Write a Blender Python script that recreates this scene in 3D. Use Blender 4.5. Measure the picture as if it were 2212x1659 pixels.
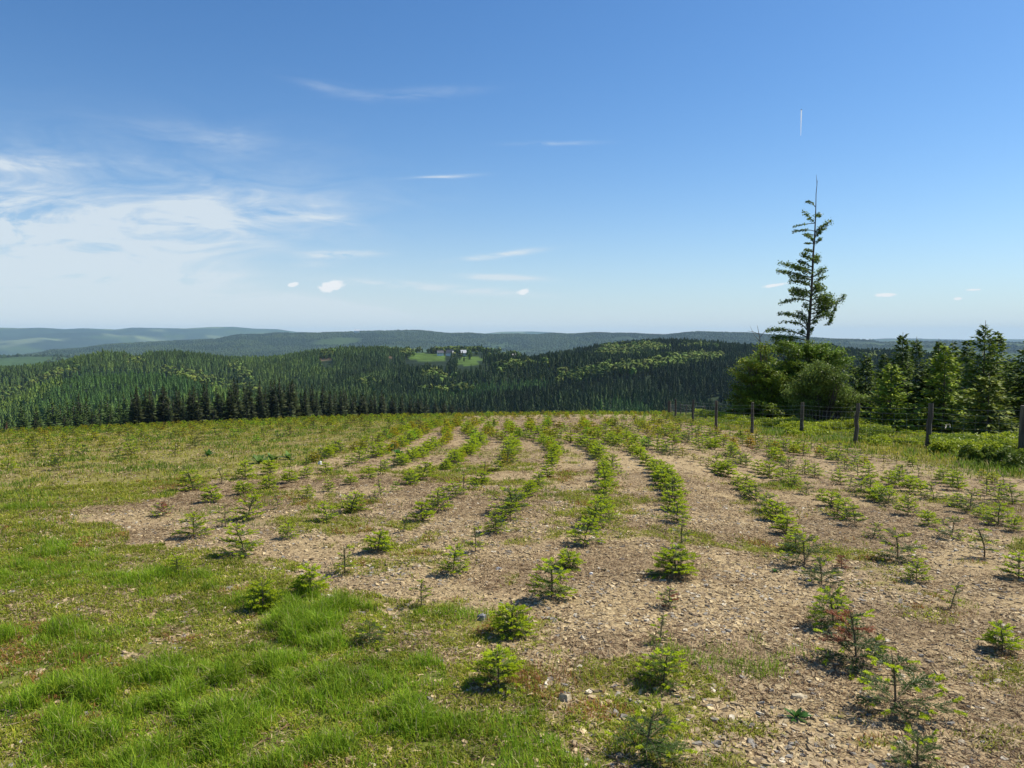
import bpy, math, random
import numpy as np
from mathutils import Vector
for o in list(bpy.data.objects): bpy.data.objects.remove(o)
SC = bpy.context.scene
COL = SC.collection
rng = np.random.default_rng(7)
random.seed(7)
rad = math.radians

# ------------------------------------------------------------------ camera
EYE = 1.75
PITCH = math.atan((829.5 - 728) / 1640)
cam = bpy.data.cameras.new('camera'); cam_ob = bpy.data.objects.new('camera', cam); COL.objects.link(cam_ob)
cam.sensor_width = 36; cam.lens = 1640 / 2212 * 36
cam.clip_start = 0.1; cam.clip_end = 120000
cam_ob.location = (0, 0, EYE); cam_ob.rotation_euler = (rad(90) - PITCH, 0, 0)
SC.camera = cam_ob

# ------------------------------------------------------------------ light and exposure
SUN_EL, SUN_AZ = rad(50), rad(68)            # azimuth clockwise from +Y
SC.view_settings.view_transform = 'Standard'; SC.view_settings.look = 'None'
SC.view_settings.exposure = 0.50; SC.view_settings.gamma = 1.0
sd = bpy.data.lights.new('sun', 'SUN'); sd.energy = 5.0; sd.angle = rad(0.5); sd.color = (1, 0.93, 0.78)
so = bpy.data.objects.new('sun', sd); COL.objects.link(so)
sdir = Vector((math.cos(SUN_EL) * math.sin(SUN_AZ), math.cos(SUN_EL) * math.cos(SUN_AZ), math.sin(SUN_EL)))
so.rotation_euler = sdir.to_track_quat('Z', 'Y').to_euler()
SC.cycles.max_bounces = 5; SC.cycles.diffuse_bounces = 2; SC.cycles.glossy_bounces = 1
SC.cycles.transmission_bounces = 2; SC.cycles.transparent_max_bounces = 4; SC.cycles.volume_bounces = 0
SC.cycles.caustics_reflective = False; SC.cycles.caustics_refractive = False

# ------------------------------------------------------------------ pixel <-> world helpers (photo measured at 2212 x 1659)
cp, sp = math.cos(PITCH), math.sin(PITCH)
def ray(px, py):
    u = (np.asarray(px, float) - 1106) / 1640; v = -(np.asarray(py, float) - 829.5) / 1640
    return u, cp + v * sp, -sp + v * cp
def az_tan(px, py):
    x, y, z = ray(px, py); h = np.hypot(x, y)
    return np.arctan2(x, y), z / h
def proj(x, y, z):
    z = z - EYE
    f = y * cp - z * sp; v = y * sp + z * cp
    f = np.where(f < 0.05, 0.05, f)
    return 1106 + 1640 * x / f, 829.5 - 1640 * v / f

# ------------------------------------------------------------------ world sky
W = bpy.data.worlds.new('World'); SC.world = W; W.use_nodes = True
nt = W.node_tree; N = nt.nodes; L = nt.links
for n in list(N): N.remove(n)
def nd(N, t, **k):
    n = N.new(t)
    for a, b in k.items(): setattr(n, a, b)
    return n
out = nd(N, 'ShaderNodeOutputWorld'); bg = nd(N, 'ShaderNodeBackground'); bg.inputs['Strength'].default_value = 0.084
sky = nd(N, 'ShaderNodeTexSky', sky_type='NISHITA'); sky.sun_disc = False
sky.sun_elevation = SUN_EL; sky.sun_rotation = SUN_AZ
sky.altitude = 400; sky.air_density = 1.0; sky.dust_density = 0.7; sky.ozone_density = 1.6
def wmath(op, a, b=None, c=None, clamp=False):
    m = nd(N, 'ShaderNodeMath', operation=op, use_clamp=clamp)
    for i, v in enumerate((a, b, c)):
        if v is None: continue
        if isinstance(v, (int, float)): m.inputs[i].default_value = v
        else: L.new(v, m.inputs[i])
    return m.outputs[0]
tc = nd(N, 'ShaderNodeTexCoord'); sx = nd(N, 'ShaderNodeSeparateXYZ'); L.new(tc.outputs['Generated'], sx.inputs[0])
azn = wmath('ARCTAN2', sx.outputs[0], sx.outputs[1])
eln = wmath('ARCSINE', sx.outputs[2])
cv = nd(N, 'ShaderNodeCombineXYZ'); L.new(azn, cv.inputs[0]); L.new(eln, cv.inputs[1])
def sky_noise(sxy, rot, scale, detail=6, dist=0.6, off=(0, 0, 0)):
    mp = nd(N, 'ShaderNodeMapping'); L.new(cv.outputs[0], mp.inputs[0])
    mp.inputs['Scale'].default_value = (sxy[0], sxy[1], 1); mp.inputs['Rotation'].default_value = (0, 0, rad(rot)); mp.inputs['Location'].default_value = off
    t = nd(N, 'ShaderNodeTexNoise'); L.new(mp.outputs[0], t.inputs['Vector'])
    t.inputs['Scale'].default_value = scale; t.inputs['Detail'].default_value = detail; t.inputs['Distortion'].default_value = dist; t.inputs['Roughness'].default_value = 0.6
    return t.outputs[0]
n_cirrus = sky_noise((1, 3.6), -9, 6.5, 9, 1.4)
n_streak = sky_noise((1, 6), -14, 16, 8, 0.7, (7, 2, 0))
n_puff = sky_noise((1, 1.3), 0, 60, 5, 0.4)
n_fine = sky_noise((1, 5), 4, 14, 6, 0.8, (3, 1, 0))
def blob(px, py, rx, ry, rot, soft_noise=None, k=1.0, sharp=0):
    """soft elliptic patch of sky round a direction, edges broken by the noise"""
    a, t = az_tan(px, py); e = math.atan(float(t)); a = float(a)
    dx = wmath('SUBTRACT', azn, a); dy = wmath('SUBTRACT', eln, e)
    c, s = math.cos(rad(rot)), math.sin(rad(rot))
    ux = wmath('ADD', wmath('MULTIPLY', dx, c / (rx / 1640)), wmath('MULTIPLY', dy, s / (rx / 1640)))
    uy = wmath('ADD', wmath('MULTIPLY', dx, -s / (ry / 1640)), wmath('MULTIPLY', dy, c / (ry / 1640)))
    r2 = wmath('ADD', wmath('MULTIPLY', ux, ux), wmath('MULTIPLY', uy, uy))
    g = wmath('EXPONENT', wmath('MULTIPLY', r2, -1.0))
    if soft_noise is not None:
        if sharp: m = wmath('MULTIPLY', wmath('SUBTRACT', wmath('ADD', wmath('MULTIPLY', g, 0.9), wmath('MULTIPLY', soft_noise, 1.3)), sharp), 3.5, clamp=True); return wmath('MULTIPLY', m, k)
        m = wmath('MULTIPLY', wmath('MULTIPLY', wmath('SUBTRACT', soft_noise, 0.36), 3.0, clamp=True), wmath('ADD', wmath('MULTIPLY', n_streak, 1.9), .05))
        g = wmath('MULTIPLY', g, m)
    return wmath('MULTIPLY', g, k)
acc = None
for (px, py, rx, ry, ro, nz, k) in [
        (-40, 500, 430, 120, 8, n_cirrus, .78), (250, 470, 330, 40, 7, n_cirrus, .7), (120, 540, 330, 50, -18, n_cirrus, .7), (330, 560, 260, 60, 20, n_cirrus, .55),
        (40, 352, 130, 14, 6, n_cirrus, .7), (480, 300, 130, 22, -4, n_cirrus, .25), (720, 190, 70, 9, -8, n_fine, .28), (900, 203, 120, 10, 5, n_fine, .22),
        (520, 460, 150, 20, 5, n_fine, .5), (690, 472, 60, 9, -4, n_fine, .8), (958, 382, 60, 3.5, 4, n_fine, .9), (1190, 310, 80, 4, 0, n_fine, .4),
        (735, 549, 60, 8, 2, n_fine, 1.0), (690, 570, 40, 5, 2, n_fine, .5), (1085, 550, 75, 5.5, 7, n_fine, 1.2), (1090, 600, 70, 6, -2, n_fine, 1.0),
        (950, 622, 190, 8, -4, n_fine, .6), (150, 650, 500, 30, -2, n_cirrus, .4), (760, 665, 120, 10, -10, n_fine, .5)]:
    b = blob(px, py, rx, ry, ro, nz, k)
    acc = b if acc is None else wmath('ADD', acc, b)
# thin veil near the horizon, stronger to the left
veil = wmath('MULTIPLY', wmath('EXPONENT', wmath('MULTIPLY', eln, -12.0)), 0.95)
for (px, py, rx, ry, ro, sh) in [(715, 618, 30, 14, 12, .95), (631, 615, 17, 6, 10, 1.1), (1130, 630, 19, 8, 15, 1.05), (1672, 616, 32, 5, 6, 1.12), (1911, 637, 25, 5, 0, 1.1), (2068, 645, 11, 4, 0, 1.2), (2104, 626, 18, 3.5, 0, 1.2)]:
    b = blob(px, py, rx, ry, ro, n_puff, 1.0, sh); puffs = b if px == 715 else wmath('ADD', puffs, b)
lowleft = blob(-200, 650, 900, 150, 0, None, 0.26)
acc = wmath('ADD', acc, wmath('ADD', veil, lowleft))
acc = wmath('MINIMUM', acc, 0.86)
hs = nd(N, 'ShaderNodeHueSaturation'); hs.inputs['Saturation'].default_value = 1.16; hs.inputs['Value'].default_value = 1.0
L.new(sky.outputs[0], hs.inputs['Color'])
gn = nd(N, 'ShaderNodeMix', data_type='RGBA', blend_type='MULTIPLY'); gn.inputs[0].default_value = 1; gn.inputs[7].default_value = (.66, .93, 1.14, 1); L.new(hs.outputs[0], gn.inputs[6])
mx = nd(N, 'ShaderNodeMix', data_type='RGBA'); mx.inputs[7].default_value = (6.2, 6.85, 7.3, 1)
L.new(acc, mx.inputs[0]); L.new(gn.outputs[2], mx.inputs[6])
mx2 = nd(N, 'ShaderNodeMix', data_type='RGBA'); mx2.inputs[7].default_value = (7.6, 7.8, 8.0, 1); puffs = wmath('MINIMUM', puffs, .95); L.new(puffs, mx2.inputs[0]); L.new(mx.outputs[2], mx2.inputs[6]); L.new(mx2.outputs[2], bg.inputs['Color']); L.new(bg.outputs[0], out.inputs['Surface'])

# ------------------------------------------------------------------ small tools
def tag(o, label=None, cat=None, group=None, kind=None):
    if label: o['label'] = label
    if cat: o['category'] = cat
    if group: o['group'] = group
    if kind: o['kind'] = kind
    return o
def empty(name, loc=(0, 0, 0), rz=0):
    o = bpy.data.objects.new(name, None); COL.objects.link(o); o.location = loc; o.rotation_euler = (0, 0, rz); o.empty_display_size = 0.1
    return o
def mesh_np(name, V, F, mat, C=None, smooth=False):
    """one mesh from an (n,3) array and face arrays; C is an optional colour for every vertex"""
    me = bpy.data.meshes.new(name)
    if not isinstance(F, (list, tuple)): F = [F]
    F = [np.asarray(f, dtype=np.int32) for f in F if len(f)]
    V = np.ascontiguousarray(V, dtype=np.float32)
    me.vertices.add(len(V)); me.vertices.foreach_set('co', V.ravel())
    idx = np.concatenate([f.ravel() for f in F]); sizes = np.concatenate([np.full(len(f), f.shape[1], np.int32) for f in F])
    starts = np.concatenate([[0], np.cumsum(sizes)[:-1]]).astype(np.int32)
    me.loops.add(len(idx)); me.loops.foreach_set('vertex_index', idx)
    me.polygons.add(len(sizes)); me.polygons.foreach_set('loop_start', starts); me.polygons.foreach_set('loop_total', sizes)
    me.polygons.foreach_set('use_smooth', np.full(len(sizes), smooth))
    if C is not None:
        a = me.color_attributes.new('Col', 'FLOAT_COLOR', 'POINT')
        c4 = np.ones((len(V), 4), np.float32); c4[:, :3] = C; a.data.foreach_set('color', c4.ravel())
    me.materials.append(mat); me.update(calc_edges=True)
    return me
def link(name, me, parent=None, loc=None):
    o = bpy.data.objects.new(name, me); COL.objects.link(o)
    if parent: o.parent = parent
    if loc is not None: o.location = loc
    return o
class Buf:
    """collects pieces (vertices, faces, colours) for one mesh"""
    def __init__(s): s.v = []; s.f = {}; s.c = []; s.n = 0
    def add(s, V, F, c=(1, 1, 1)):
        V = np.asarray(V, float).reshape(-1, 3)
        for f in (F if isinstance(F, list) else [F]):
            f = np.asarray(f)
            if len(f): s.f.setdefault(f.shape[1], []).append(f + s.n)
        s.v.append(V); c = np.asarray(c, float)
        s.c.append(np.broadcast_to(c, V.shape) if c.ndim == 1 else c); s.n += len(V)
    def arr(s): return np.concatenate(s.v), [np.concatenate(f) for f in s.f.values()], np.concatenate(s.c)
    def mesh(s, name, mat, smooth=False):
        V, F, C = s.arr(); return mesh_np(name, V, F, mat, C, smooth)
def tube(P, R, n=6):
    P = np.asarray(P, float); R = np.broadcast_to(np.asarray(R, float), (len(P),))
    T = np.gradient(P, axis=0); T /= np.linalg.norm(T, axis=1, keepdims=True) + 1e-9
    ref = np.where(np.abs(T[:, 2:3]) > .9, np.array([[1., 0, 0]]), np.array([[0, 0, 1.]]))
    A = np.cross(T, ref); A /= np.linalg.norm(A, axis=1, keepdims=True) + 1e-9; B = np.cross(T, A)
    an = np.arange(n) * 2 * np.pi / n
    V = P[:, None] + R[:, None, None] * (np.cos(an)[None, :, None] * A[:, None] + np.sin(an)[None, :, None] * B[:, None])
    k = len(P); i = np.arange(k - 1)[:, None] * n; j = np.arange(n)[None]; j2 = (j + 1) % n
    F = np.stack([i + j, i + j2, i + n + j2, i + n + j], -1).reshape(-1, 4)
    V = V.reshape(-1, 3); V = np.vstack([V, P[-1:]]); e = k * n
    cap = np.stack([(k - 1) * n + np.arange(n), (k - 1) * n + (np.arange(n) + 1) % n, np.full(n, e)], -1)
    return V, [F, cap]
def inst(tv, tf, tcol, pos, rot, sc, tint=None):
    """copies one template to many places, merged; rot (N,3,3), sc (N,) or (N,3)"""
    Nn = len(pos); n = len(tv)
    sc = np.asarray(sc, float); sc = sc[:, None, None] if sc.ndim == 1 else sc[:, None, :]
    V = (tv[None] * sc) @ np.transpose(rot, (0, 2, 1)) + pos[:, None]
    off = (np.arange(Nn) * n)[:, None, None]
    F = [(f[None] + off).reshape(-1, f.shape[1]) for f in tf]
    C = np.broadcast_to(tcol[None], (Nn, n, 3))
    if tint is not None: C = C * tint[:, None, :]
    return V.reshape(-1, 3), F, C.reshape(-1, 3)
def rotz(a):
    c, s = np.cos(a), np.sin(a); R = np.zeros((len(a), 3, 3)); R[:, 0, 0] = c; R[:, 0, 1] = -s; R[:, 1, 0] = s; R[:, 1, 1] = c; R[:, 2, 2] = 1
    return R
def rot_tilt(a, tx, ty):
    R = rotz(a); c, s = np.cos(tx), np.sin(tx); X = np.zeros_like(R); X[:, 0, 0] = 1; X[:, 1, 1] = c; X[:, 1, 2] = -s; X[:, 2, 1] = s; X[:, 2, 2] = c
    c, s = np.cos(ty), np.sin(ty); Y = np.zeros_like(R); Y[:, 1, 1] = 1; Y[:, 0, 0] = c; Y[:, 0, 2] = s; Y[:, 2, 0] = -s; Y[:, 2, 2] = c
    return X @ Y @ R
def vnoise(x, y, seed=0):
    xi = np.floor(x).astype(np.int64); yi = np.floor(y).astype(np.int64); fx = x - xi; fy = y - yi
    fx = fx * fx * (3 - 2 * fx); fy = fy * fy * (3 - 2 * fy)
    def h(a, b):
        v = (a * 374761393 + b * 668265263 + seed * 974711) & 0xffffffff
        v = ((v ^ (v >> 13)) * 1274126177) & 0xffffffff
        return ((v ^ (v >> 16)) & 0xffffff) / float(0xffffff)
    return (h(xi, yi) * (1 - fx) + h(xi + 1, yi) * fx) * (1 - fy) + (h(xi, yi + 1) * (1 - fx) + h(xi + 1, yi + 1) * fx) * fy
def fbm(x, y, seed=0, o=4):
    s = 0; a = .5; t = 0
    for i in range(o):
        s = s + a * vnoise(x * 2 ** i, y * 2 ** i, seed + i * 17); t += a; a *= .5
    return s / t
def inpoly(x, y, P):
    x = np.asarray(x, float); y = np.asarray(y, float); c = np.zeros(x.shape, bool)
    for (x1, y1), (x2, y2) in zip(P, P[1:] + P[:1]):
        if y1 == y2: continue
        m = ((y1 > y) != (y2 > y)) & (x < (x2 - x1) * (y - y1) / (y2 - y1) + x1); c ^= m
    return c

# ------------------------------------------------------------------ materials
def new_mat(name):
    m = bpy.data.materials.new(name); m.use_nodes = True; n = m.node_tree.nodes
    for x in list(n): n.remove(x)
    return m, n, m.node_tree.links, n.new('ShaderNodeOutputMaterial')
def leaf_mat(name, transl=0.35, rough=0.55, var=0.12):
    m, n, l, o = new_mat(name)
    at = nd(n, 'ShaderNodeAttribute', attribute_name='Col')
    tx = nd(n, 'ShaderNodeTexNoise'); tx.inputs['Scale'].default_value = 3.0; tx.inputs['Detail'].default_value = 3
    ge = nd(n, 'ShaderNodeNewGeometry'); l.new(ge.outputs['Position'], tx.inputs['Vector'])
    hs = nd(n, 'ShaderNodeHueSaturation'); l.new(at.outputs['Color'], hs.inputs['Color'])
    mr = nd(n, 'ShaderNodeMapRange'); mr.inputs[1].default_value = .3; mr.inputs[2].default_value = .7; mr.inputs[3].default_value = 1 - var * 1.6; mr.inputs[4].default_value = 1 + var * 1.6
    l.new(tx.outputs[0], mr.inputs[0]); l.new(mr.outputs[0], hs.inputs['Value'])
    p = nd(n, 'ShaderNodeBsdfPrincipled'); p.inputs['Roughness'].default_value = rough; p.inputs['Specular IOR Level'].default_value = 0.12
    t = nd(n, 'ShaderNodeBsdfTranslucent'); mx = nd(n, 'ShaderNodeMixShader'); mx.inputs[0].default_value = transl
    l.new(hs.outputs[0], p.inputs['Base Color']); l.new(hs.outputs[0], t.inputs['Color'])
    l.new(p.outputs[0], mx.inputs[1]); l.new(t.outputs[0], mx.inputs[2]); l.new(mx.outputs[0], o.inputs['Surface'])
    return m
def plain_mat(name, c1, c2, scale=8, rough=0.85, bump=0.3, stretch=(1, 1, 1), attr=False, spec=0.3):
    m, n, l, o = new_mat(name)
    tcd = nd(n, 'ShaderNodeTexCoord'); mp = nd(n, 'ShaderNodeMapping'); mp.inputs['Scale'].default_value = stretch; l.new(tcd.outputs['Object'], mp.inputs[0])
    tx = nd(n, 'ShaderNodeTexNoise'); tx.inputs['Scale'].default_value = scale; tx.inputs['Detail'].default_value = 6; l.new(mp.outputs[0], tx.inputs['Vector'])
    cr = nd(n, 'ShaderNodeValToRGB'); cr.color_ramp.elements[0].position = .35; cr.color_ramp.elements[1].position = .68
    cr.color_ramp.elements[0].color = (*c1, 1); cr.color_ramp.elements[1].color = (*c2, 1); l.new(tx.outputs[0], cr.inputs[0])
    p = nd(n, 'ShaderNodeBsdfPrincipled'); p.inputs['Roughness'].default_value = rough; p.inputs['Specular IOR Level'].default_value = spec
    if attr:
        at = nd(n, 'ShaderNodeAttribute', attribute_name='Col'); mm = nd(n, 'ShaderNodeMix', data_type='RGBA', blend_type='MULTIPLY'); mm.inputs[0].default_value = 1
        l.new(cr.outputs[0], mm.inputs[6]); l.new(at.outputs['Color'], mm.inputs[7]); l.new(mm.outputs[2], p.inputs['Base Color'])
    else: l.new(cr.outputs[0], p.inputs['Base Color'])
    if bump:
        b = nd(n, 'ShaderNodeBump'); b.inputs['Strength'].default_value = bump; b.inputs['Distance'].default_value = .02; l.new(tx.outputs[0], b.inputs['Height']); l.new(b.outputs[0], p.inputs['Normal'])
    l.new(p.outputs[0], o.inputs['Surface'])
    return m
M_NEEDLE = leaf_mat('fir_needles', .30, .45)
M_TIP = leaf_mat('fresh_fir_shoots', .42, .5)
M_LEAF = leaf_mat('broad_leaves', .38, .45)
M_GRASS = leaf_mat('grass_blades', .40, .5, .15)
M_TREE = leaf_mat('spruce_foliage', .25, .6, .12)
M_FAR = leaf_mat('distant_foliage', .0, .8, .05)
M_BARK = plain_mat('bark', (.05, .04, .03), (.13, .105, .08), 9, .9, .6, (1, 1, .2))
M_STEM = plain_mat('young_stem', (.10, .075, .045), (.20, .15, .09), 60, .8, .3)
M_POST = plain_mat('weathered_post', (.05, .042, .034), (.15, .13, .10), 14, .9, .6, (1, 1, .12))
M_WIRE = plain_mat('fence_wire', (.25, .25, .25), (.42, .42, .41), 30, .45, 0, (1, 1, 1))
M_STONE = plain_mat('stone_chips', (.62, .58, .50), (1, 1, .98), 45, .8, .3, (1, 1, 1), True)
M_DRY = leaf_mat('dry_straw', .2, .7, .15)
M_DEADW = plain_mat('bleached_wood', (.42, .38, .32), (.66, .62, .55), 25, .8, .4, (1, 1, .2))
M_SLATE = plain_mat('slate', (.10, .10, .11), (.24, .24, .26), 18, .6, .4)
M_HOUSE = plain_mat('render_wall', (.72, .71, .68), (.80, .79, .77), 2, .8, .1)
M_ROOF = plain_mat('slate_roof', (.06, .06, .07), (.12, .12, .13), 3, .5, .2)
M_ROOFL = plain_mat('metal_roof', (.55, .56, .58), (.68, .69, .70), 2, .4, .1)
M_GLASS = plain_mat('window_glass', (.02, .025, .03), (.04, .045, .05), 2, .15, 0)

# ------------------------------------------------------------------ terrain: heights along every direction from the hilltop
def T(pts, nm=None):
    P = np.array(pts, float); a, t = az_tan(P[:, 0], P[:, 1]); return a, t
a_of_px = lambda px: az_tan(px, 800)[0]
def aof(az):                                       # slope of the hilltop by direction
    return np.interp(az, a_of_px(np.array([0, 400, 737, 1000, 1300, 1500, 1650, 2212])), [.0355, .0375, .0355, .0335, .0306, .034, .046, .043])
def bof(az):
    return np.interp(az, a_of_px(np.array([0, 1300, 1500, 1650])), [.00071, .00071, .00062, .0005])
def field_z(r, az): return -aof(az) * r - bof(az) * r * r
far_A = T([(-300, 706), (0, 708), (40, 709), (90, 708), (140, 711), (180, 709), (250, 712), (285, 708), (400, 710), (455, 706.5), (505, 706), (550, 710), (600, 711), (640, 717), (800, 722), (1040, 721), (1085, 716.5), (1150, 716), (1195, 718), (1240, 722), (1400, 727), (1600, 735), (1880, 734), (1990, 731.5), (2060, 733), (2212, 737), (2600, 730)])
far_B = T([(-300, 790), (0, 780), (67, 764), (110, 754), (173, 751), (227, 743), (300, 739), (397, 734), (467, 731), (500, 724), (520, 721), (567, 721), (593, 718), (663, 717.5), (737, 716.5), (817, 713), (854, 712), (911, 712.5), (944, 716.5), (971, 719), (1014, 718), (1054, 721), (1121, 720), (1157, 722), (1191, 718.5), (1237, 720), (1287, 717), (1321, 718.5), (1364, 719), (1397, 722), (1437, 723), (1475, 718.5), (1508, 716), (1541, 717), (1615, 718), (1661, 722), (1728, 726.5), (1808, 731.5), (1885, 732), (1901, 735), (2008, 736), (2041, 735), (2141, 736), (2212, 739), (2600, 745)])
mid_B2 = T([(-300, 768), (0, 767), (60, 765), (130, 766), (200, 776), (300, 800), (900, 800), (2212, 790), (2600, 780)])
rid_C = T([(-300, 800), (0, 786), (50, 782), (127, 771), (150, 766), (187, 756), (227, 750), (267, 754), (290, 761), (327, 752.5), (377, 750), (433, 756.5), (483, 764), (567, 765), (617, 761), (633, 756.5), (693, 747.5), (737, 742.5), (824, 741), (847, 744), (871, 746), (884, 742), (911, 741), (944, 740), (1037, 741), (1104, 748), (1135, 760), (1154, 766), (1177, 757.5), (1237, 746), (1304, 734), (1337, 731), (1387, 726.5), (1454, 724), (1541, 729), (1608, 734), (1688, 738), (1785, 736), (1825, 744), (1858, 747.5), (1935, 749), (2008, 757.5), (2100, 765), (2212, 772), (2600, 790)])
rid_E = T([(-300, 870), (0, 849), (50, 829), (97, 809), (150, 792), (200, 786), (333, 789), (400, 797), (440, 810), (480, 826), (560, 835), (700, 832), (740, 825), (900, 812), (1100, 800), (1300, 790), (1450, 788), (1600, 792), (2212, 800), (2600, 800)])
tabs = dict(A=far_A, B=far_B, B2=mid_B2, C=rid_C, E=rid_E)
def tt(k, az): return np.interp(az, *tabs[k])
def rF(az): return np.interp(az, a_of_px(np.array([0, 600, 1070, 1300])), [185., 185., 320., 340.])
RK = dict(E=750., C=1200., B2=3200., B=6500., A=15000.)
def keys(az):
    az = np.atleast_1d(az); rf = rF(az); one = np.ones_like(az); K = []
    def add(r, z): K.append((r * one, z * one))
    for r in (60., 90.): add(r, field_z(r, az))
    tF = np.interp(az, a_of_px(np.array([0, 1070, 1300])), [.18, .155, .15])
    add(rf, EYE - tF * rf)
    add(420., EYE - .165 * 420)
    zE = EYE + tt('E', az) * 750 - 14; zC = EYE + tt('C', az) * 1200 - 15
    left = np.clip((a_of_px(560) - az) / .05, 0, 1)
    add(750., zE)
    zmid = EYE + (tt('E', az) * .48 + tt('C', az) * .52) * 950 - 15
    add(950., zmid * (1 - left) + np.minimum(zE - 42, zmid) * left)
    add(1200., zC)
    add(2000., zC - 120)
    add(3200., EYE + tt('B2', az) * 3200 - 10)
    add(4300., EYE - .032 * 4300 * one)
    add(6500., EYE + tt('B', az) * 6500 - 10)
    add(9500., EYE - .028 * 9500 * one)
    add(15000., EYE + tt('A', az) * 15000)
    add(20000., -400.)
    add(32000., -700.)
    R = np.stack([k[0] for k in K]); Z = np.stack([k[1] for k in K])
    d = (Z[1:] - Z[:-1]) / (R[1:] - R[:-1])
    m = np.zeros_like(Z); m[0] = -aof(az) - 2 * bof(az) * 60; m[-1] = d[-1]
    s = d[1:] * d[:-1]; m[1:-1] = np.where(s > 0, 2 * d[1:] * d[:-1] / (d[1:] + d[:-1] + 1e-12 * np.sign(d[1:] + d[:-1] + 1e-15)), 0)
    m[1] = -aof(az) - 2 * bof(az) * 90
    return R, Z, m
def Hr(r, az):
    r, az = np.broadcast_arrays(np.asarray(r, float), np.asarray(az, float)); shp = r.shape; r = r.ravel(); az = az.ravel()
    azc = np.clip(az, a_of_px(-300), a_of_px(2600))
    R, Z, M = keys(azc); z = field_z(r, azc); i = np.arange(len(r))
    k = np.clip((R < r[None]).sum(0) - 1, 0, len(R) - 2)
    r0 = R[k, i]; r1 = R[k + 1, i]; h = r1 - r0; t = np.clip((r - r0) / h, 0, 1)
    zz = (2 * t ** 3 - 3 * t ** 2 + 1) * Z[k, i] + (t ** 3 - 2 * t ** 2 + t) * h * M[k, i] + (-2 * t ** 3 + 3 * t ** 2) * Z[k + 1, i] + (t ** 3 - t ** 2) * h * M[k + 1, i]
    z = np.where(r > 60, zz, z)
    x = r * np.sin(az); y = r * np.cos(az)
    far = np.clip((r - 1500) / 1500, 0, 1)
    w = np.ones_like(r)
    for rk in (3200., 6500., 15000.): w *= 1 - np.exp(-((r - rk) / (.10 * rk)) ** 2)
    z = z + far * w * (fbm(x / 1500, y / 1500, 5, 4) - .5) * .028 * np.minimum(r, 15000)
    mid = np.clip((r - 380) / 150, 0, 1) * (1 - far) * (1 - np.exp(-((r - 1200) / 230) ** 2))
    z = z + mid * (fbm(x / 210, y / 210, 9, 3) - .5) * 48 * (1 - .85 * np.exp(-((r - 750) / 70) ** 2) * (az < a_of_px(560)))
    z = z + (1 - np.clip((r - 60) / 40, 0, 1)) * ((fbm(x / 3.1, y / 3.1, 3, 2) - .5) * .05 + (fbm(x / .35, y / .35, 4, 3) - .5) * .028 * np.clip(1.4 - r / 40, 0, 1))
    return z.reshape(shp)
def H(x, y): return Hr(np.hypot(x, y), np.arctan2(x, y))
def ground_at(px, py):
    """where the line of sight through a measured point meets the field"""
    az, t = az_tan(px, py); a = aof(az); b = bof(az); q = a + t; D = q * q - 4 * b * EYE
    r = np.where(D > 0, (-q - np.sqrt(np.maximum(D, 0))) / (2 * b), -q / (2 * b))
    x = r * np.sin(az); y = r * np.cos(az); return x, y, H(x, y), r

# ------------------------------------------------------------------ what grows where on the field (photo coordinates of a ground point)
LUSH = [(-3000, 1150), (0, 1168), (200, 1162), (330, 1174), (450, 1180), (545, 1188), (620, 1240), (720, 1300), (800, 1340), (900, 1400), (1010, 1450), (1100, 1500), (1200, 1560), (1280, 1640), (1330, 1700), (1400, 3500), (-6000, 3500)]
GRASSY = [(-6000, 890), (0, 900), (950, 880), (1000, 905), (860, 952), (700, 990), (560, 1018), (430, 1050), (300, 1078), (150, 1100), (120, 1135), (250, 1150), (300, 1175), (0, 1180), (-6000, 1200)]
FENCEG = [(1440, 905), (1560, 930), (1750, 952), (1900, 985), (2050, 1008), (2212, 1035), (3500, 1100), (3500, 800), (1440, 800)]
TRANS = [(540, 1180), (700, 1230), (860, 1290), (1000, 1330), (1200, 1400), (1420, 1400), (1560, 1480), (1560, 1560), (1650, 1660), (1650, 3500), (1000, 3500), (1000, 1450), (800, 1340), (620, 1240)]
def ell(px, py, cx, cy, rx, ry): return np.exp(-(((px - cx) / rx) ** 2 + ((py - cy) / ry) ** 2))
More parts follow.
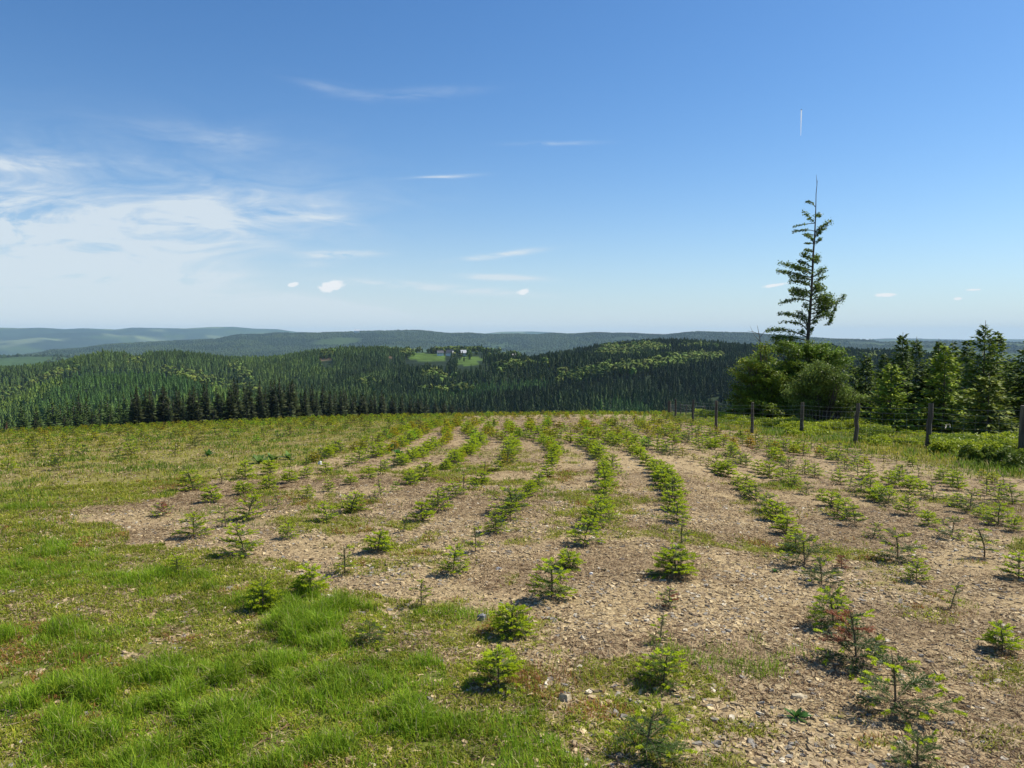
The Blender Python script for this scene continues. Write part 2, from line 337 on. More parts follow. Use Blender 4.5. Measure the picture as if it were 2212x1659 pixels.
def cover(x, y, z):
    """returns lush grass, short yellow-green growth, brown litter: each 0..1"""
    px, py = proj(x, y, z); r = np.hypot(x, y)
    n1 = fbm(x / .9, y / .9, 21, 3) - .5; n2 = fbm(x / .9 + 50, y / .9, 22, 3) - .5; n3 = fbm(x / .28, y / .28, 23, 3)
    k = 1640 / np.maximum(r, 2) * .55
    n4 = fbm(x / .3 + 3, y / .3, 29, 2) - .5; qx = px + (n1 * 1.8 + n4 * .8) * k; qy = py + (n2 * .75 + n4 * .35) * k
    lush = inpoly(qx, qy, LUSH).astype(float)
    big = fbm(x / .7, y / .7, 31, 3)
    lush = lush * np.clip((big - .36) * 6, 0.30, 1)
    for (cx, cy, rx, ry, v) in [(1410, 1500, 90, 28, .8), (1440, 1625, 110, 28, .9), (1560, 1430, 110, 30, .22), (1330, 1560, 80, 30, .5), (60, 1085, 120, 24, .8), (560, 1120, 200, 18, .15), (330, 1010, 130, 10, .4), (1230, 1560, 60, 30, .8), (880, 1330, 60, 25, .6), (1800, 950, 60, 12, .6), (2120, 1012, 110, 16, .8), (1680, 935, 60, 12, .6)]:
        lush = np.maximum(lush, v * ell(qx, qy, cx, cy, rx, ry))
    fg = inpoly(qx, qy, FENCEG).astype(float)
    short = np.maximum(inpoly(qx, qy, GRASSY) * np.clip((n3 - .25) * 4, .35, 1), .9 * inpoly(qx, qy, LUSH))
    short = np.maximum(short, fg * .85)
    short = np.maximum(short, inpoly(qx, qy, TRANS) * np.clip((n3 - .34) * 4.5, .05, .95))
    gen = np.clip((fbm(x / 1.1, y / 1.1, 41, 4) - .48) * 5, 0, 1) * np.clip((n3 - .38) * 5, 0, 1) * np.clip((21 - r) / 8, .30, 1)
    short = np.maximum(short, gen * .8)
    litter = np.clip((fbm(x / 1.3 + 9, y / .9, 51, 4) - .44) * 5, 0, 1) * (1 - .5 * short)
    litter = np.maximum(litter, np.clip((r - 17) / 8, 0, .8) * (1 - short))
    return lush, short, litter

# ------------------------------------------------------------------ the ground sheet
fine = np.radians(np.arange(-48, 48.01, 0.15)); coarse = np.radians(np.concatenate([np.arange(51, 310, 4.0)]))
AZ = np.concatenate([fine, coarse]); nA = len(AZ)
rs = [1.0]
while rs[-1] < 60: rs.append(rs[-1] * 1.0125)
while rs[-1] < 16900: rs.append(rs[-1] * 1.021)
RS = np.array(rs); nR = len(RS)
RR, AA = np.meshgrid(RS, AZ, indexing='ij')
ZZ = np.concatenate([Hr(RR[i:i + 60], AA[i:i + 60]) for i in range(0, nR, 60)])
XX = RR * np.sin(AA); YY = RR * np.cos(AA)
PX, PY = proj(XX, YY, ZZ)
lush, short, litter = cover(XX, YY, ZZ)
nearm = RR < 75
far = np.clip((RR - 75) / 25, 0, 1)
fn1 = fbm(XX / 420, YY / 420, 61, 4); fn2 = fbm(XX / 130, YY / 130, 62, 3); fn3 = fbm(XX / 1400, YY / 1400, 63, 4)
forest = np.array([.016, .030, .012]); meadow = np.array([.12, .20, .035]); pale = np.array([.30, .34, .16]); lgreen = np.array([.032, .058, .022])
MEADOWS = [[(871, 764), (905, 762), (960, 765), (962, 778), (900, 779), (880, 777)], [(985, 775), (1010, 770), (1085, 776), (1030, 780), (1035, 789), (985, 790)]]
c = forest[None, None] * (0.75 + .6 * fn2[..., None])
f = np.clip((fn3 - .48) * 6, 0, 1) * (RR > 2500)
c = c * (1 - f[..., None]) + lgreen * f[..., None]
f = np.clip((fn1 - .63) * 14, 0, 1) * (RR > 2700)
c = c * (1 - f[..., None]) + (meadow * .35) * f[..., None]
f = np.clip((fbm(XX / 900 + 7, YY / 600, 71, 4) - .60) * 14, 0, 1) * (RR > 9500)
f = f * .38; c = c * (1 - f[..., None]) + pale * f[..., None]
b2 = ((RR > 2500) & (RR < 3700) & (PX < 200)).astype(float)
c = c * (1 - b2[..., None]) + lgreen * 1.4 * b2[..., None]
mdw = np.zeros(RR.shape)
for P in MEADOWS: mdw = np.maximum(mdw, inpoly(PX + (fn2 - .5) * 10, PY, P) & (RR > 900) & (RR < 1300))
c = c * (1 - mdw[..., None]) + (meadow * .72)[None, None] * (.6 + .8 * fbm(XX / 25, YY / 25, 66, 3))[..., None] * mdw[..., None]
for (cx, cy, rx, ry) in [(703, 775, 14, 4), (934 - 90, 771, 7, 3)]:
    bb = (ell(PX, PY, cx, cy, rx, ry) > .5) & (RR > 800) & (RR < 1400)
    c[bb] = (.26, .17, .10)
V = np.stack([XX, YY, ZZ], -1).reshape(-1, 3)
i = np.arange(nR - 1)[:, None] * nA; j = np.arange(nA)[None]; j2 = (j + 1) % nA
F = np.stack([i + j, i + j2, i + nA + j2, i + nA + j], -1).reshape(-1, 4)[:, ::-1]
V = np.vstack([V, [[0, 0, 0]]]); cen = len(V) - 1
fan = np.stack([np.arange(nA), np.full(nA, cen), (np.arange(nA) + 1) % nA], -1)
m, n, l, o = new_mat('field_soil')
g = nd(n, 'ShaderNodeNewGeometry')
def mm(op, a, b=None, clamp=False):
    x = nd(n, 'ShaderNodeMath', operation=op, use_clamp=clamp)
    for k_, v_ in enumerate((a, b)):
        if v_ is None: continue
        if isinstance(v_, (int, float)): x.inputs[k_].default_value = v_
        else: l.new(v_, x.inputs[k_])
    return x.outputs[0]
def mixc(f_, a, b):
    x = nd(n, 'ShaderNodeMix', data_type='RGBA')
    if isinstance(f_, (int, float)): x.inputs[0].default_value = f_
    else: l.new(f_, x.inputs[0])
    for k_, v_ in ((6, a), (7, b)):
        if isinstance(v_, tuple): x.inputs[k_].default_value = (*v_, 1)
        else: l.new(v_, x.inputs[k_])
    return x.outputs[2]
def gnoise(scale, detail=4, stretch=None, rz=0):
    t = nd(n, 'ShaderNodeTexNoise'); t.inputs['Scale'].default_value = scale; t.inputs['Detail'].default_value = detail
    if stretch:
        mp = nd(n, 'ShaderNodeMapping'); mp.inputs['Scale'].default_value = stretch; mp.inputs['Rotation'].default_value = (0, 0, rz); l.new(g.outputs['Position'], mp.inputs[0]); l.new(mp.outputs[0], t.inputs['Vector'])
    else: l.new(g.outputs['Position'], t.inputs['Vector'])
    return t.outputs[0]
def voro(scale):
    t = nd(n, 'ShaderNodeTexVoronoi'); t.inputs['Scale'].default_value = scale; t.inputs['Randomness'].default_value = 1
    mp = nd(n, 'ShaderNodeMapping'); mp.inputs['Scale'].default_value = (1, 1, .4); l.new(g.outputs['Position'], mp.inputs[0]); l.new(mp.outputs[0], t.inputs['Vector'])
    return t
v1 = voro(38); v2 = voro(85)
sep1 = nd(n, 'ShaderNodeSeparateColor'); l.new(v1.outputs['Color'], sep1.inputs[0]); sep2 = nd(n, 'ShaderNodeSeparateColor'); l.new(v2.outputs['Color'], sep2.inputs[0])
chip = mixc(sep1.outputs[0], (.21, .145, .072), (.57, .44, .25)); chip2 = mixc(sep2.outputs[1], (.15, .105, .054), (.46, .355, .20))
soil = mixc(gnoise(14, 3), chip, chip2)
soil = mixc(mm('MULTIPLY', mm('SUBTRACT', gnoise(1.3, 4), .45), 2.5, True), soil, (.30, .22, .135))
soil = mixc(mm('MULTIPLY', mm('SUBTRACT', gnoise(.45, 5), .50), 3.0, True), soil, (.19, .14, .09))
crack = mm('MULTIPLY', mm('SUBTRACT', v1.outputs['Distance'], .55), 3.0, True)
soil = mixc(mm('MULTIPLY', crack, .35), soil, (.09, .06, .035))
a1 = nd(n, 'ShaderNodeAttribute', attribute_name='cover'); sp3 = nd(n, 'ShaderNodeSeparateColor'); l.new(a1.outputs['Color'], sp3.inputs[0])
straw = mixc(gnoise(30, 4, (1, 7, 1), .5), (.16, .11, .065), (.40, .30, .18)); straw2 = mixc(gnoise(34, 4, (6, 1, 1), .3), (.13, .088, .058), (.35, .26, .16))
straw = mixc(gnoise(3, 2), straw, straw2)
col = mixc(mm('MULTIPLY', sp3.outputs[2], .75), soil, straw)
mossn = mixc(gnoise(9, 5), (.11, .125, .018), (.24, .22, .04))
mossn = mixc(mm('MULTIPLY', mm('SUBTRACT', gnoise(2.2, 3), .5), 4, True), mossn, (.17, .14, .055))
mf = mm('MULTIPLY', mm('ADD', mm('SUBTRACT', gnoise(26, 5), .62), sp3.outputs[1]), 3.0, True)
col = mixc(mm('MULTIPLY', mf, .85), col, mossn)
col = mixc(mm('MULTIPLY', sp3.outputs[0], .6), col, (.07, .11, .016))
a2 = nd(n, 'ShaderNodeAttribute', attribute_name='far'); a3 = nd(n, 'ShaderNodeAttribute', attribute_name='Col')
farn = mixc(gnoise(.05, 6), (.8, .8, .85), (2.1, 2.1, 1.9)); fm = nd(n, 'ShaderNodeMix', data_type='RGBA', blend_type='MULTIPLY'); fm.inputs[0].default_value = 1
farn = mixc(gnoise(.0035, 6), farn, (.35, .4, .5)); l.new(a3.outputs['Color'], fm.inputs[6]); l.new(farn, fm.inputs[7])
col = mixc(a2.outputs['Fac'], col, fm.outputs[2])
p = nd(n, 'ShaderNodeBsdfPrincipled'); p.inputs['Roughness'].default_value = .95; p.inputs['Specular IOR Level'].default_value = .12
hgt = mm('ADD', mm('MULTIPLY', v1.outputs['Distance'], -1.0), mm('MULTIPLY', gnoise(60, 3), .8))
bp = nd(n, 'ShaderNodeBump'); bp.inputs['Strength'].default_value = .7; bp.inputs['Distance'].default_value = .012; l.new(hgt, bp.inputs['Height'])
bf = nd(n, 'ShaderNodeBump'); bf.inputs['Strength'].default_value = .8; bf.inputs['Distance'].default_value = 12; l.new(mm('MULTIPLY', gnoise(.03, 6), a2.outputs['Fac']), bf.inputs['Height']); l.new(bp.outputs[0], bf.inputs['Normal'])
l.new(bf.outputs[0], p.inputs['Normal']); l.new(col, p.inputs['Base Color']); l.new(p.outputs[0], o.inputs['Surface'])
cc = np.vstack([c.reshape(-1, 3), [[.1, .1, .1]]])
me = mesh_np('ground', V, [F, fan], m, cc, True)
a = me.color_attributes.new('cover', 'FLOAT_COLOR', 'POINT'); q = np.ones((len(V), 4), np.float32); q[:-1, 0] = (lush * nearm).ravel(); q[:-1, 1] = (short * nearm).ravel(); q[:-1, 2] = (litter * nearm).ravel(); a.data.foreach_set('color', q.ravel())
a = me.attributes.new('far', 'FLOAT', 'POINT'); q = np.zeros(len(V), np.float32); q[:-1] = far.ravel(); a.data.foreach_set('value', q)
tag(link('ground', me), 'hilltop field of stony soil falling away to forested hills', kind='structure')

# ------------------------------------------------------------------ haze over the valleys
def haze():
    lo = -760.; hi = 200.; e = 17600.
    v = np.array([[x, y, z] for x in (-e, e) for y in (-e, e) for z in (lo, hi)], float)
    f_ = np.array([[0, 1, 3, 2], [4, 6, 7, 5], [0, 4, 5, 1], [2, 3, 7, 6], [0, 2, 6, 4], [1, 5, 7, 3]])
    m, n, l, o = new_mat('haze'); pv = nd(n, 'ShaderNodeVolumePrincipled'); pv.inputs['Color'].default_value = (.50, .76, 1, 1); pv.inputs['Density'].default_value = 4.6e-5; pv.inputs['Anisotropy'].default_value = .0
    l.new(pv.outputs[0], o.inputs['Volume'])
    tag(link('haze', mesh_np('haze', v, f_, m)), 'thin blue haze over the far hills', kind='stuff')
haze()
# ------------------------------------------------------------------ words for labels
_ONES = 'first second third fourth fifth sixth seventh eighth ninth tenth eleventh twelfth thirteenth fourteenth fifteenth sixteenth seventeenth eighteenth nineteenth'.split()
_TENS = ['', '', 'twenty', 'thirty', 'forty', 'fifty', 'sixty', 'seventy', 'eighty', 'ninety']
_TENO = ['', '', 'twentieth', 'thirtieth', 'fortieth', 'fiftieth', 'sixtieth', 'seventieth', 'eightieth', 'ninetieth']
def ordn(k):
    if k < 20: return _ONES[k - 1]
    return _TENO[k // 10] if k % 10 == 0 else _TENS[k // 10] + '-' + _ONES[k % 10 - 1]
def copy_tree(o, parent=None):
    c_ = o.copy(); COL.objects.link(c_)
    if parent: c_.parent = parent
    for ch in o.children: copy_tree(ch, c_)
    return c_

# ------------------------------------------------------------------ distant forest
def cone_tree(seed, h=13., w=2.7, layers=4, k=6):
    r_ = np.random.default_rng(seed); b = Buf(); base = h * .12
    for i in range(layers):
        t0 = i / layers; z0 = base + (h - base) * t0; z1 = min(base + (h - base) * (t0 + 1.45 / layers), h)
        rr = w * (1 - t0) ** .62; an = np.arange(2 * k) * np.pi / k + r_.random() * 3
        ra = rr * np.where(np.arange(2 * k) % 2, .55, 1.0) * r_.uniform(.8, 1.2, 2 * k)
        z = z0 + np.where(np.arange(2 * k) % 2, .5, -.25) * h * .04 + r_.uniform(-.15, .15, 2 * k)
        v_ = np.vstack([np.stack([ra * np.cos(an), ra * np.sin(an), z], -1), [[0, 0, z1]]])
        b.add(v_, np.stack([np.arange(2 * k), (np.arange(2 * k) + 1) % (2 * k), np.full(2 * k, 2 * k)], -1))
    return b.arr()
def puff_tree(seed, h=12., w=4.2, nq=70, q=1.5):
    r_ = np.random.default_rng(seed); P = r_.normal(size=(nq, 3)); P /= np.linalg.norm(P, axis=1, keepdims=True)
    P *= (r_.uniform(.75, 1.05, nq) * (1 + .25 * np.sin(P[:, 0] * 5 + seed) * np.sin(P[:, 1] * 4)))[:, None]
    nrm = P + r_.normal(size=P.shape) * .35; P = P * [w, w, h * .42] + [0, 0, h * .55]
    a_ = np.cross(nrm, [0, 0, 1.]); a_ /= np.linalg.norm(a_, axis=1, keepdims=True) + 1e-9; b_ = np.cross(nrm, a_); b_ /= np.linalg.norm(b_, axis=1, keepdims=True)
    s = (q * r_.uniform(.7, 1.3, nq))[:, None]
    v_ = np.stack([P - a_ * s, P - b_ * s * .8, P + a_ * s, P + b_ * s * .8], 1).reshape(-1, 3)
    return v_, [np.arange(nq * 4).reshape(-1, 4)], np.ones((nq * 4, 3))
# terrain line of sight, to leave out what nothing could see
TAN = (ZZ[:, :len(fine)] - EYE) / RS[:, None]
TANT = TAN + np.where((RS > 430) & (RS < 1300), 8. / RS, 0)[:, None]
CM = np.maximum.accumulate(TANT, axis=0)
def visible(x, y, ztop, slack=45):
    r = np.hypot(x, y); az = np.arctan2(x, y); ir = np.clip(np.searchsorted(RS, r - slack) - 1, 0, nR - 1)
    ia = np.clip(np.searchsorted(fine, az), 0, len(fine) - 1)
    return (ztop - EYE) / r > CM[ir, ia] - .002
BEECH = [[(1205, 802), (1300, 786), (1400, 776), (1452, 768), (1560, 760), (1560, 768), (1437, 786), (1330, 798), (1230, 814)], [(1300, 746), (1420, 738), (1450, 748), (1350, 764), (1285, 766)],
         [(-50, 872), (0, 846), (60, 822), (110, 800), (170, 786), (172, 792), (110, 812), (40, 842), (-50, 885)], [(330, 787), (400, 794), (450, 808), (485, 824), (560, 835), (560, 842), (480, 836), (430, 818), (380, 806)],
         [(488, 782), (512, 784), (548, 812), (548, 822), (520, 820)], [(690, 752), (720, 750), (722, 760), (690, 764)], [(905, 758), (925, 756), (930, 764), (880, 770)], [(868, 752), (915, 757), (915, 764), (860, 762)], [(255, 770), (330, 775), (300, 782)], [(940, 795), (990, 812), (960, 822), (900, 806)], [(1060, 785), (1180, 775), (1190, 782), (1080, 792)]]
LIGHTC = [[(1262, 900), (1284, 866), (1330, 852), (1400, 868), (1440, 884), (1440, 900)], [(860, 850), (1000, 820), (1190, 812), (1180, 835), (1000, 850)], [(180, 790), (460, 800), (460, 850), (100, 880), (20, 880)]]
BARE = [[(871, 764), (905, 758), (965, 760), (968, 778), (900, 782), (880, 779)], [(985, 777), (1010, 772), (1085, 776), (1035, 789), (985, 792)], [(684, 768), (722, 765), (720, 775), (704, 782), (690, 777)], [(833, 764), (848, 763), (856, 772), (838, 772)]]
sp_ = 5.3; gx, gy = np.meshgrid(np.arange(-860, 860, sp_), np.arange(260, 1300, sp_)); gx = gx.ravel() + rng.uniform(-2.3, 2.3, gx.size); gy = gy.ravel() + rng.uniform(-2.3, 2.3, gy.size)
r = np.hypot(gx, gy); az = np.arctan2(gx, gy); k = (r < 1290) & (np.abs(az) < rad(40)) & (r > rF(az) + 55)
gx, gy, r, az = gx[k], gy[k], r[k], az[k]; gz = H(gx, gy); k = visible(gx, gy, gz + 16); gx, gy, gz, r, az = gx[k], gy[k], gz[k], r[k], az[k]
px, py = proj(gx, gy, gz + 8); jx = px + rng.normal(0, 2.5, len(px)); jy = py + rng.normal(0, 2.0, len(px))
isb = np.zeros(len(px), bool); isl = isb.copy(); bare = isb.copy()
for P in BEECH: isb |= inpoly(jx, jy, P)
for P in LIGHTC: isl |= inpoly(jx, jy, P)
for P in BARE: bare |= (inpoly(px, py + 2, P) | inpoly(px, proj(gx, gy, gz + 14)[1], P)) & (r > 800)
bare |= (px > 884) & (px < 1150) & (r > 1130) & (fbm(gx / 40, gy / 40, 3, 2) < .62)
isb |= (fbm(gx / 60, gy / 60, 77, 3) > .78) & (r > 720); isb |= (px > 884) & (px < 1150) & (r > 1080) & (rng.random(len(px)) < .6)
trk = np.abs((fbm(gx / 130, gy / 130, 80, 2) - .5)) < .006; bare |= trk; bare |= (px > 925) & (px < 1165) & (r > 985) & (r < 1150) & (rng.random(len(px)) < .90)
keep = ~bare
stand = fbm(gx / 90, gy / 90, 78, 3); hs_ = np.clip(.72 + .6 * stand + rng.normal(0, .16, len(px)), .5, 1.4) * np.where(isl, .72, 1)
CONE = [cone_tree(s, 10.8 - s * .3, 1.95 + .1 * s, 4, 5 + s % 3) for s in range(7)]; PUFF = [puff_tree(s) for s in range(4)]
def forest_mesh(name, templates, sel, colfn, scf):
    vs, fs, cs, off = [], {}, [], 0; pick = rng.integers(0, len(templates), len(gx))
    for t_i, (tv, tf, tcc) in enumerate(templates):
        s = np.where(sel & (pick == t_i))[0]
        if not len(s): continue
        pos = np.stack([gx[s], gy[s], gz[s] - .3], -1); R = rotz(rng.uniform(0, 6.28, len(s)))
        v_, f_, c_ = inst(tv, tf, tcc, pos, R, scf(s), colfn(s)); vs.append(v_); cs.append(c_)
        for f in f_: fs.setdefault(f.shape[1], []).append(f + off)
        off += len(v_)
    return mesh_np(name, np.concatenate(vs), [np.concatenate(f) for f in fs.values()], M_FAR, np.concatenate(cs))
def ccol(s):
    c_ = (np.array([.046, .076, .020])[None] + np.array([.024, .036, .004])[None] * np.clip((900 - px[s]) / 200, 0, 1)[:, None]) * (0.65 + .8 * stand[s])[:, None] * rng.uniform(.62, 1.3, len(s))[:, None]  # base green raised towards the left: sunlit slopes put into the colour
    st_ = fbm(gx[s] / 75, gy[s] / 75, 79, 3); c_ = np.where((st_ > .60)[:, None], c_ * [1.35, 1.25, 1.05], c_); c_ = np.where((st_ < .40)[:, None], c_ * .72, c_)
    c_ = c_ * np.where((px[s] < 520) & (r[s] < 830), 1.4, np.where(px[s] < 700, 1.05, np.where(px[s] > 1100, .72, .95)))[:, None]  # near left hill painted sunlit, right hill painted shaded, to part the slopes
    c_ = np.where(isl[s][:, None], np.array([.065, .125, .026]) * rng.uniform(.6, 1.35, len(s))[:, None], c_)
    return c_
def pcol(s): return np.array([.12, .17, .028])[None] * rng.uniform(.55, 1.3, len(s))[:, None] * np.stack([rng.uniform(.85, 1.2, len(s)), np.ones(len(s)), np.ones(len(s))], -1)
tag(link('spruce_forest', forest_mesh('spruce_forest', CONE, keep & ~isb, ccol, lambda s: np.stack([hs_[s] * rng.uniform(.85, 1.15, len(s))] * 2 + [hs_[s]], -1))), 'dark spruce forest covering the middle hills', 'forest', kind='stuff')
tag(link('broadleaf_woods', forest_mesh('broadleaf_woods', PUFF, keep & isb, pcol, lambda s: np.stack([rng.uniform(.6, 1.0, len(s))] * 3, -1))), 'light green beech woods in bands between the spruces', 'woods', kind='stuff')
print('forest', keep.sum())
# far ridge: tree clumps too small to tell apart
n_ = 60000; az = rng.uniform(rad(-37), rad(37), n_); r = np.sqrt(rng.uniform(3300 ** 2, 6800 ** 2, n_)); r[:3500] = rng.uniform(2650, 3300, 3500); gx = r * np.sin(az); gy = r * np.cos(az); gz = H(gx, gy)
k = visible(gx, gy, gz + 12, 150); px, py = proj(gx, gy, gz)
op = (fbm(gx / 420, gy / 420, 61, 4) > .60) | ((r < 3700) & (rng.random(n_) < .5)); k &= ~op
gx, gy, gz = gx[k], gy[k], gz[k]; st2 = fbm(gx / 300, gy / 300, 91, 4)
tv, tf, tcc = cone_tree(99, 15, 11, 2, 4)
cl = np.where((st2 > .52)[:, None], np.array([.045, .070, .022]), np.array([.024, .045, .018])) * rng.uniform(.6, 1.3, len(gx))[:, None]
v_, f_, c_ = inst(tv, tf, tcc, np.stack([gx, gy, gz - 3], -1), rotz(rng.uniform(0, 6, len(gx))), np.stack([rng.uniform(.8, 1.6, len(gx))] * 2 + [rng.uniform(.6, 1.1, len(gx))], -1), cl)
tag(link('far_woods', mesh_np('far_woods', v_, f_, M_FAR, c_)), 'hazy wooded ridge on the skyline behind the village', 'woods', kind='stuff')
print('far', len(gx))

# ------------------------------------------------------------------ spruces standing in the treeline beyond the field
def spruce_mid(seed, h=24., hw=2.3, dens=1., dark=(.028, .048, .016), tip=(.048, .082, .022), bare=.10):
    r_ = np.random.default_rng(seed); b = Buf(); z = h * bare
    while z < h - .3:
        t = (z - h * bare) / (h * (1 - bare)); Lh = hw * min(1, (1 - t) * 1.35 + .04) ** .9; nb = int(7 * dens + 2)
        for i in range(nb):
            if r_.random() < .13: continue
            a = r_.random() * 6.28; Lb = Lh * r_.uniform(.6, 1.2); dr = -.30 * Lb + .25 * Lb * t * 2
            d = np.array([math.cos(a), math.sin(a), 0]); s_ = np.array([-d[1], d[0], 0]); w = Lb * .26
            P0 = np.array([0, 0, z]); P1 = P0 + d * Lb * .5 + [0, 0, dr * .3]; P2 = P0 + d * Lb + [0, 0, dr * .8]
            sag = np.array([0, 0, -w * .9]); wn = r_.uniform(.7, 1.3, 4)
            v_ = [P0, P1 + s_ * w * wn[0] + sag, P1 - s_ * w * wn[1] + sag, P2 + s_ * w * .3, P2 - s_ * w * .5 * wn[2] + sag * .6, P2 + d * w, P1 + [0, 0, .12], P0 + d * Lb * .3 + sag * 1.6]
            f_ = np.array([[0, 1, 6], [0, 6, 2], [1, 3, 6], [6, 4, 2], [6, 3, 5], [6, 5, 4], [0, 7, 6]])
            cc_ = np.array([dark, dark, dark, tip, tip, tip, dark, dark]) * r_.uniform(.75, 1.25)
            b.add(v_, f_, cc_)
        z += .55 / dens * (1 - .45 * t) + .05
    b.add([[0, 0, h + .4], [.18, 0, h - 1], [-.1, .15, h - 1], [-.1, -.15, h - 1]], np.array([[0, 1, 2], [0, 2, 3], [0, 3, 1]]), tip)
    return b
def trunk_mesh(name, h, r0, bend=0.):
    zz = np.linspace(-.4, h, 7); b = Buf(); b.add(*tube(np.stack([bend * np.sin(zz / h * 3), bend * .5 * zz / h, zz], -1), r0 * (1 - .9 * np.clip(zz / h, 0, 1)) + .01, 7)); return b.mesh(name, M_BARK, True)
TL = T([(-200, 905), (0, 896), (33, 884), (77, 872), (110, 864), (167, 861), (250, 861), (275, 852), (293, 848), (333, 839), (383, 839), (467, 839), (500, 829), (550, 824), (617, 831), (737, 843), (777, 846), (837, 852), (897, 859), (937, 867), (1004, 876), (1037, 884), (1085, 893)])
proto_s = []
kinds_s = [('tall dark spruce', 24, 2.2, (.026, .036, .012), (.058, .074, .020)), ('slender dark spruce', 25, 1.75, (.025, .037, .013), (.052, .070, .020)), ('broad dark spruce', 23, 2.7, (.025, .034, .012), (.054, .068, .018)),
           ('mid-green young spruce', 16, 2.0, (.042, .075, .018), (.085, .135, .028)), ('bushy green young spruce', 15, 2.4, (.038, .066, .017), (.078, .120, .026)), ('dead rust-brown spruce', 15, 1.6, (.13, .065, .04), (.20, .10, .06))]
for i_, (nm_, h_, w_, c1, c2) in enumerate(kinds_s):
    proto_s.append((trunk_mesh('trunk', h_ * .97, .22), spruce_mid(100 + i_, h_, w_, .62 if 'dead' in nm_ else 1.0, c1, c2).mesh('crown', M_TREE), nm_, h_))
front = []; n_back = 0
for row in range(5):
    az_ = a_of_px(-70) + rng.uniform(0, .01)
    while az_ < a_of_px(1085):
        rr = float(rF(az_)) + row * 4.2 + rng.uniform(-1.2, 1.2); x = rr * math.sin(az_); y = rr * math.cos(az_); z = float(H(x, y))
        ppx = float(proj(x, y, z)[0]); tt_ = float(np.interp(az_, *TL)); top = EYE + tt_ * rr + rng.normal(0, .8) - (rng.random() < .2) * rng.uniform(1, 4) - (1.0 if row == 0 else 0)
        if ppx < 42 and row < 2 and rng.random() < .7: ki = 5
        elif ppx < 285: ki = rng.choice([3, 4, 3, 0]) if row else rng.choice([3, 4])
        else: ki = rng.choice([0, 1, 2])
        need = top - z; tr, cr, nm_, h_ = proto_s[ki]
        if ppx < 285: need = min(need, 17) if row < 3 else need
        s = need / h_
        if s > .3:
            w_ = np.clip(s, .8, 1.15) * rng.uniform(1.15, 1.6)
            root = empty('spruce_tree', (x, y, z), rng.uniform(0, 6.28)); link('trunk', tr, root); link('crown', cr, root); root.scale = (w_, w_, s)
            if row == 0: front.append((ppx, root, nm_))
            else:
                n_back += 1; tag(root, 'spruce standing behind the front trees of the treeline beyond the field', 'tree', 'spruces behind the front of the treeline')
        az_ += rng.uniform(2.7, 3.7) * (1.0 if ppx > 285 else .85) / rr
front.sort(key=lambda q_: q_[0]); vis = [f for f in front if f[0] > 2]; hid = [f for f in front if f[0] <= 2]
for q_, (_, root, nm_) in enumerate(vis): tag(root, f'{nm_} fronting the treeline beyond the field, {ordn(q_ + 1)} from the left', 'tree', 'spruces along the treeline')
for f in hid: bpy.data.objects.remove(f[1].children[0]); bpy.data.objects.remove(f[1].children[0]); bpy.data.objects.remove(f[1])
print('treeline', len(vis), n_back)

# ------------------------------------------------------------------ village
def house(px, py, w, d, h, roof_h, rz, wall, roofm, label, dist=1128.):
    az_, t_ = az_tan(px, py); x = dist * math.sin(float(az_)); y = dist * math.cos(float(az_)); z = EYE + float(t_) * dist - h
    z = float(H(x, y)) + 1.; print('house', px, py, [float(q) for q in proj(x, y, z)], [float(q) for q in proj(x, y, z + h)])
    root = empty('house', (x, y, z), rz); b = Buf()
    v_ = [[sx * w / 2, sy * d / 2, zz] for zz in (-3, h) for sy in (-1, 1) for sx in (-1, 1)] + [[-w / 2, 0, h + roof_h], [w / 2, 0, h + roof_h]]
    b.add(v_, [np.array([[0, 1, 5, 4], [3, 2, 6, 7]]), np.array([[2, 0, 4], [2, 4, 6], [6, 4, 8], [1, 3, 5], [3, 7, 5], [5, 7, 9]])]); link('wall', b.mesh('wall', wall), root)
    b = Buf(); o_ = .5; k_ = .25
    for sy in (-1, 1):
        e = [[-w / 2 - o_, sy * (d / 2 + o_), h - .35], [w / 2 + o_, sy * (d / 2 + o_), h - .35], [w / 2 + o_, 0, h + roof_h + .1], [-w / 2 - o_, 0, h + roof_h + .1]]
        e2 = [[p_[0], p_[1], p_[2] + k_] for p_ in e]; b.add(e + e2, np.array([[4, 5, 6, 7], [0, 1, 5, 4], [1, 2, 6, 5], [0, 4, 7, 3]]))
    rf = link('roof', b.mesh('roof', roofm), root)
    b = Buf(); b.add(*tube([[w * .2, .4, h + roof_h - .6], [w * .2, .4, h + roof_h + 1.2]], .4, 4)); link('chimney', b.mesh('chimney', M_ROOF), rf)
    for wx in np.arange(-w / 2 + 1.4, w / 2 - .8, 2.4):
        b = Buf(); b.add([[wx - .5, -d / 2 - .05, 1.2], [wx + .5, -d / 2 - .05, 1.2], [wx + .5, -d / 2 - .05, 2.5], [wx - .5, -d / 2 - .05, 2.5]], np.array([[0, 1, 2, 3]])); link('window', b.mesh('window', M_GLASS), root)
    tag(root, label, 'house', 'houses of the village on the far hill')
house(1001, 768, 8, 7, 3.2, 4.0, rad(8), M_HOUSE, M_ROOFL, 'white village house with a pale metal roof above the meadow')
house(972, 766, 10, 8, 3.5, 4, rad(-20), M_HOUSE, M_ROOF, 'dark-roofed village house among trees beside the meadow')
house(951, 767, 9, 7, 3.2, 3, rad(15), M_HOUSE, M_ROOF, 'small grey-roofed house above the bright meadow')
house(1108, 771, 10, 8, 3.5, 3.5, rad(30), M_HOUSE, M_ROOF, 'steep grey-roofed house beyond the village trees')
house(1148, 767, 17, 8, 3, 1.6, rad(-5), M_HOUSE, M_ROOFL, 'long low white building at the foot of the dark hill', 1150.)
house(771, 721, 42, 20, 12, 9, rad(10), M_HOUSE, M_ROOFL, 'white farm buildings on the distant ridge left of centre', 6350.)

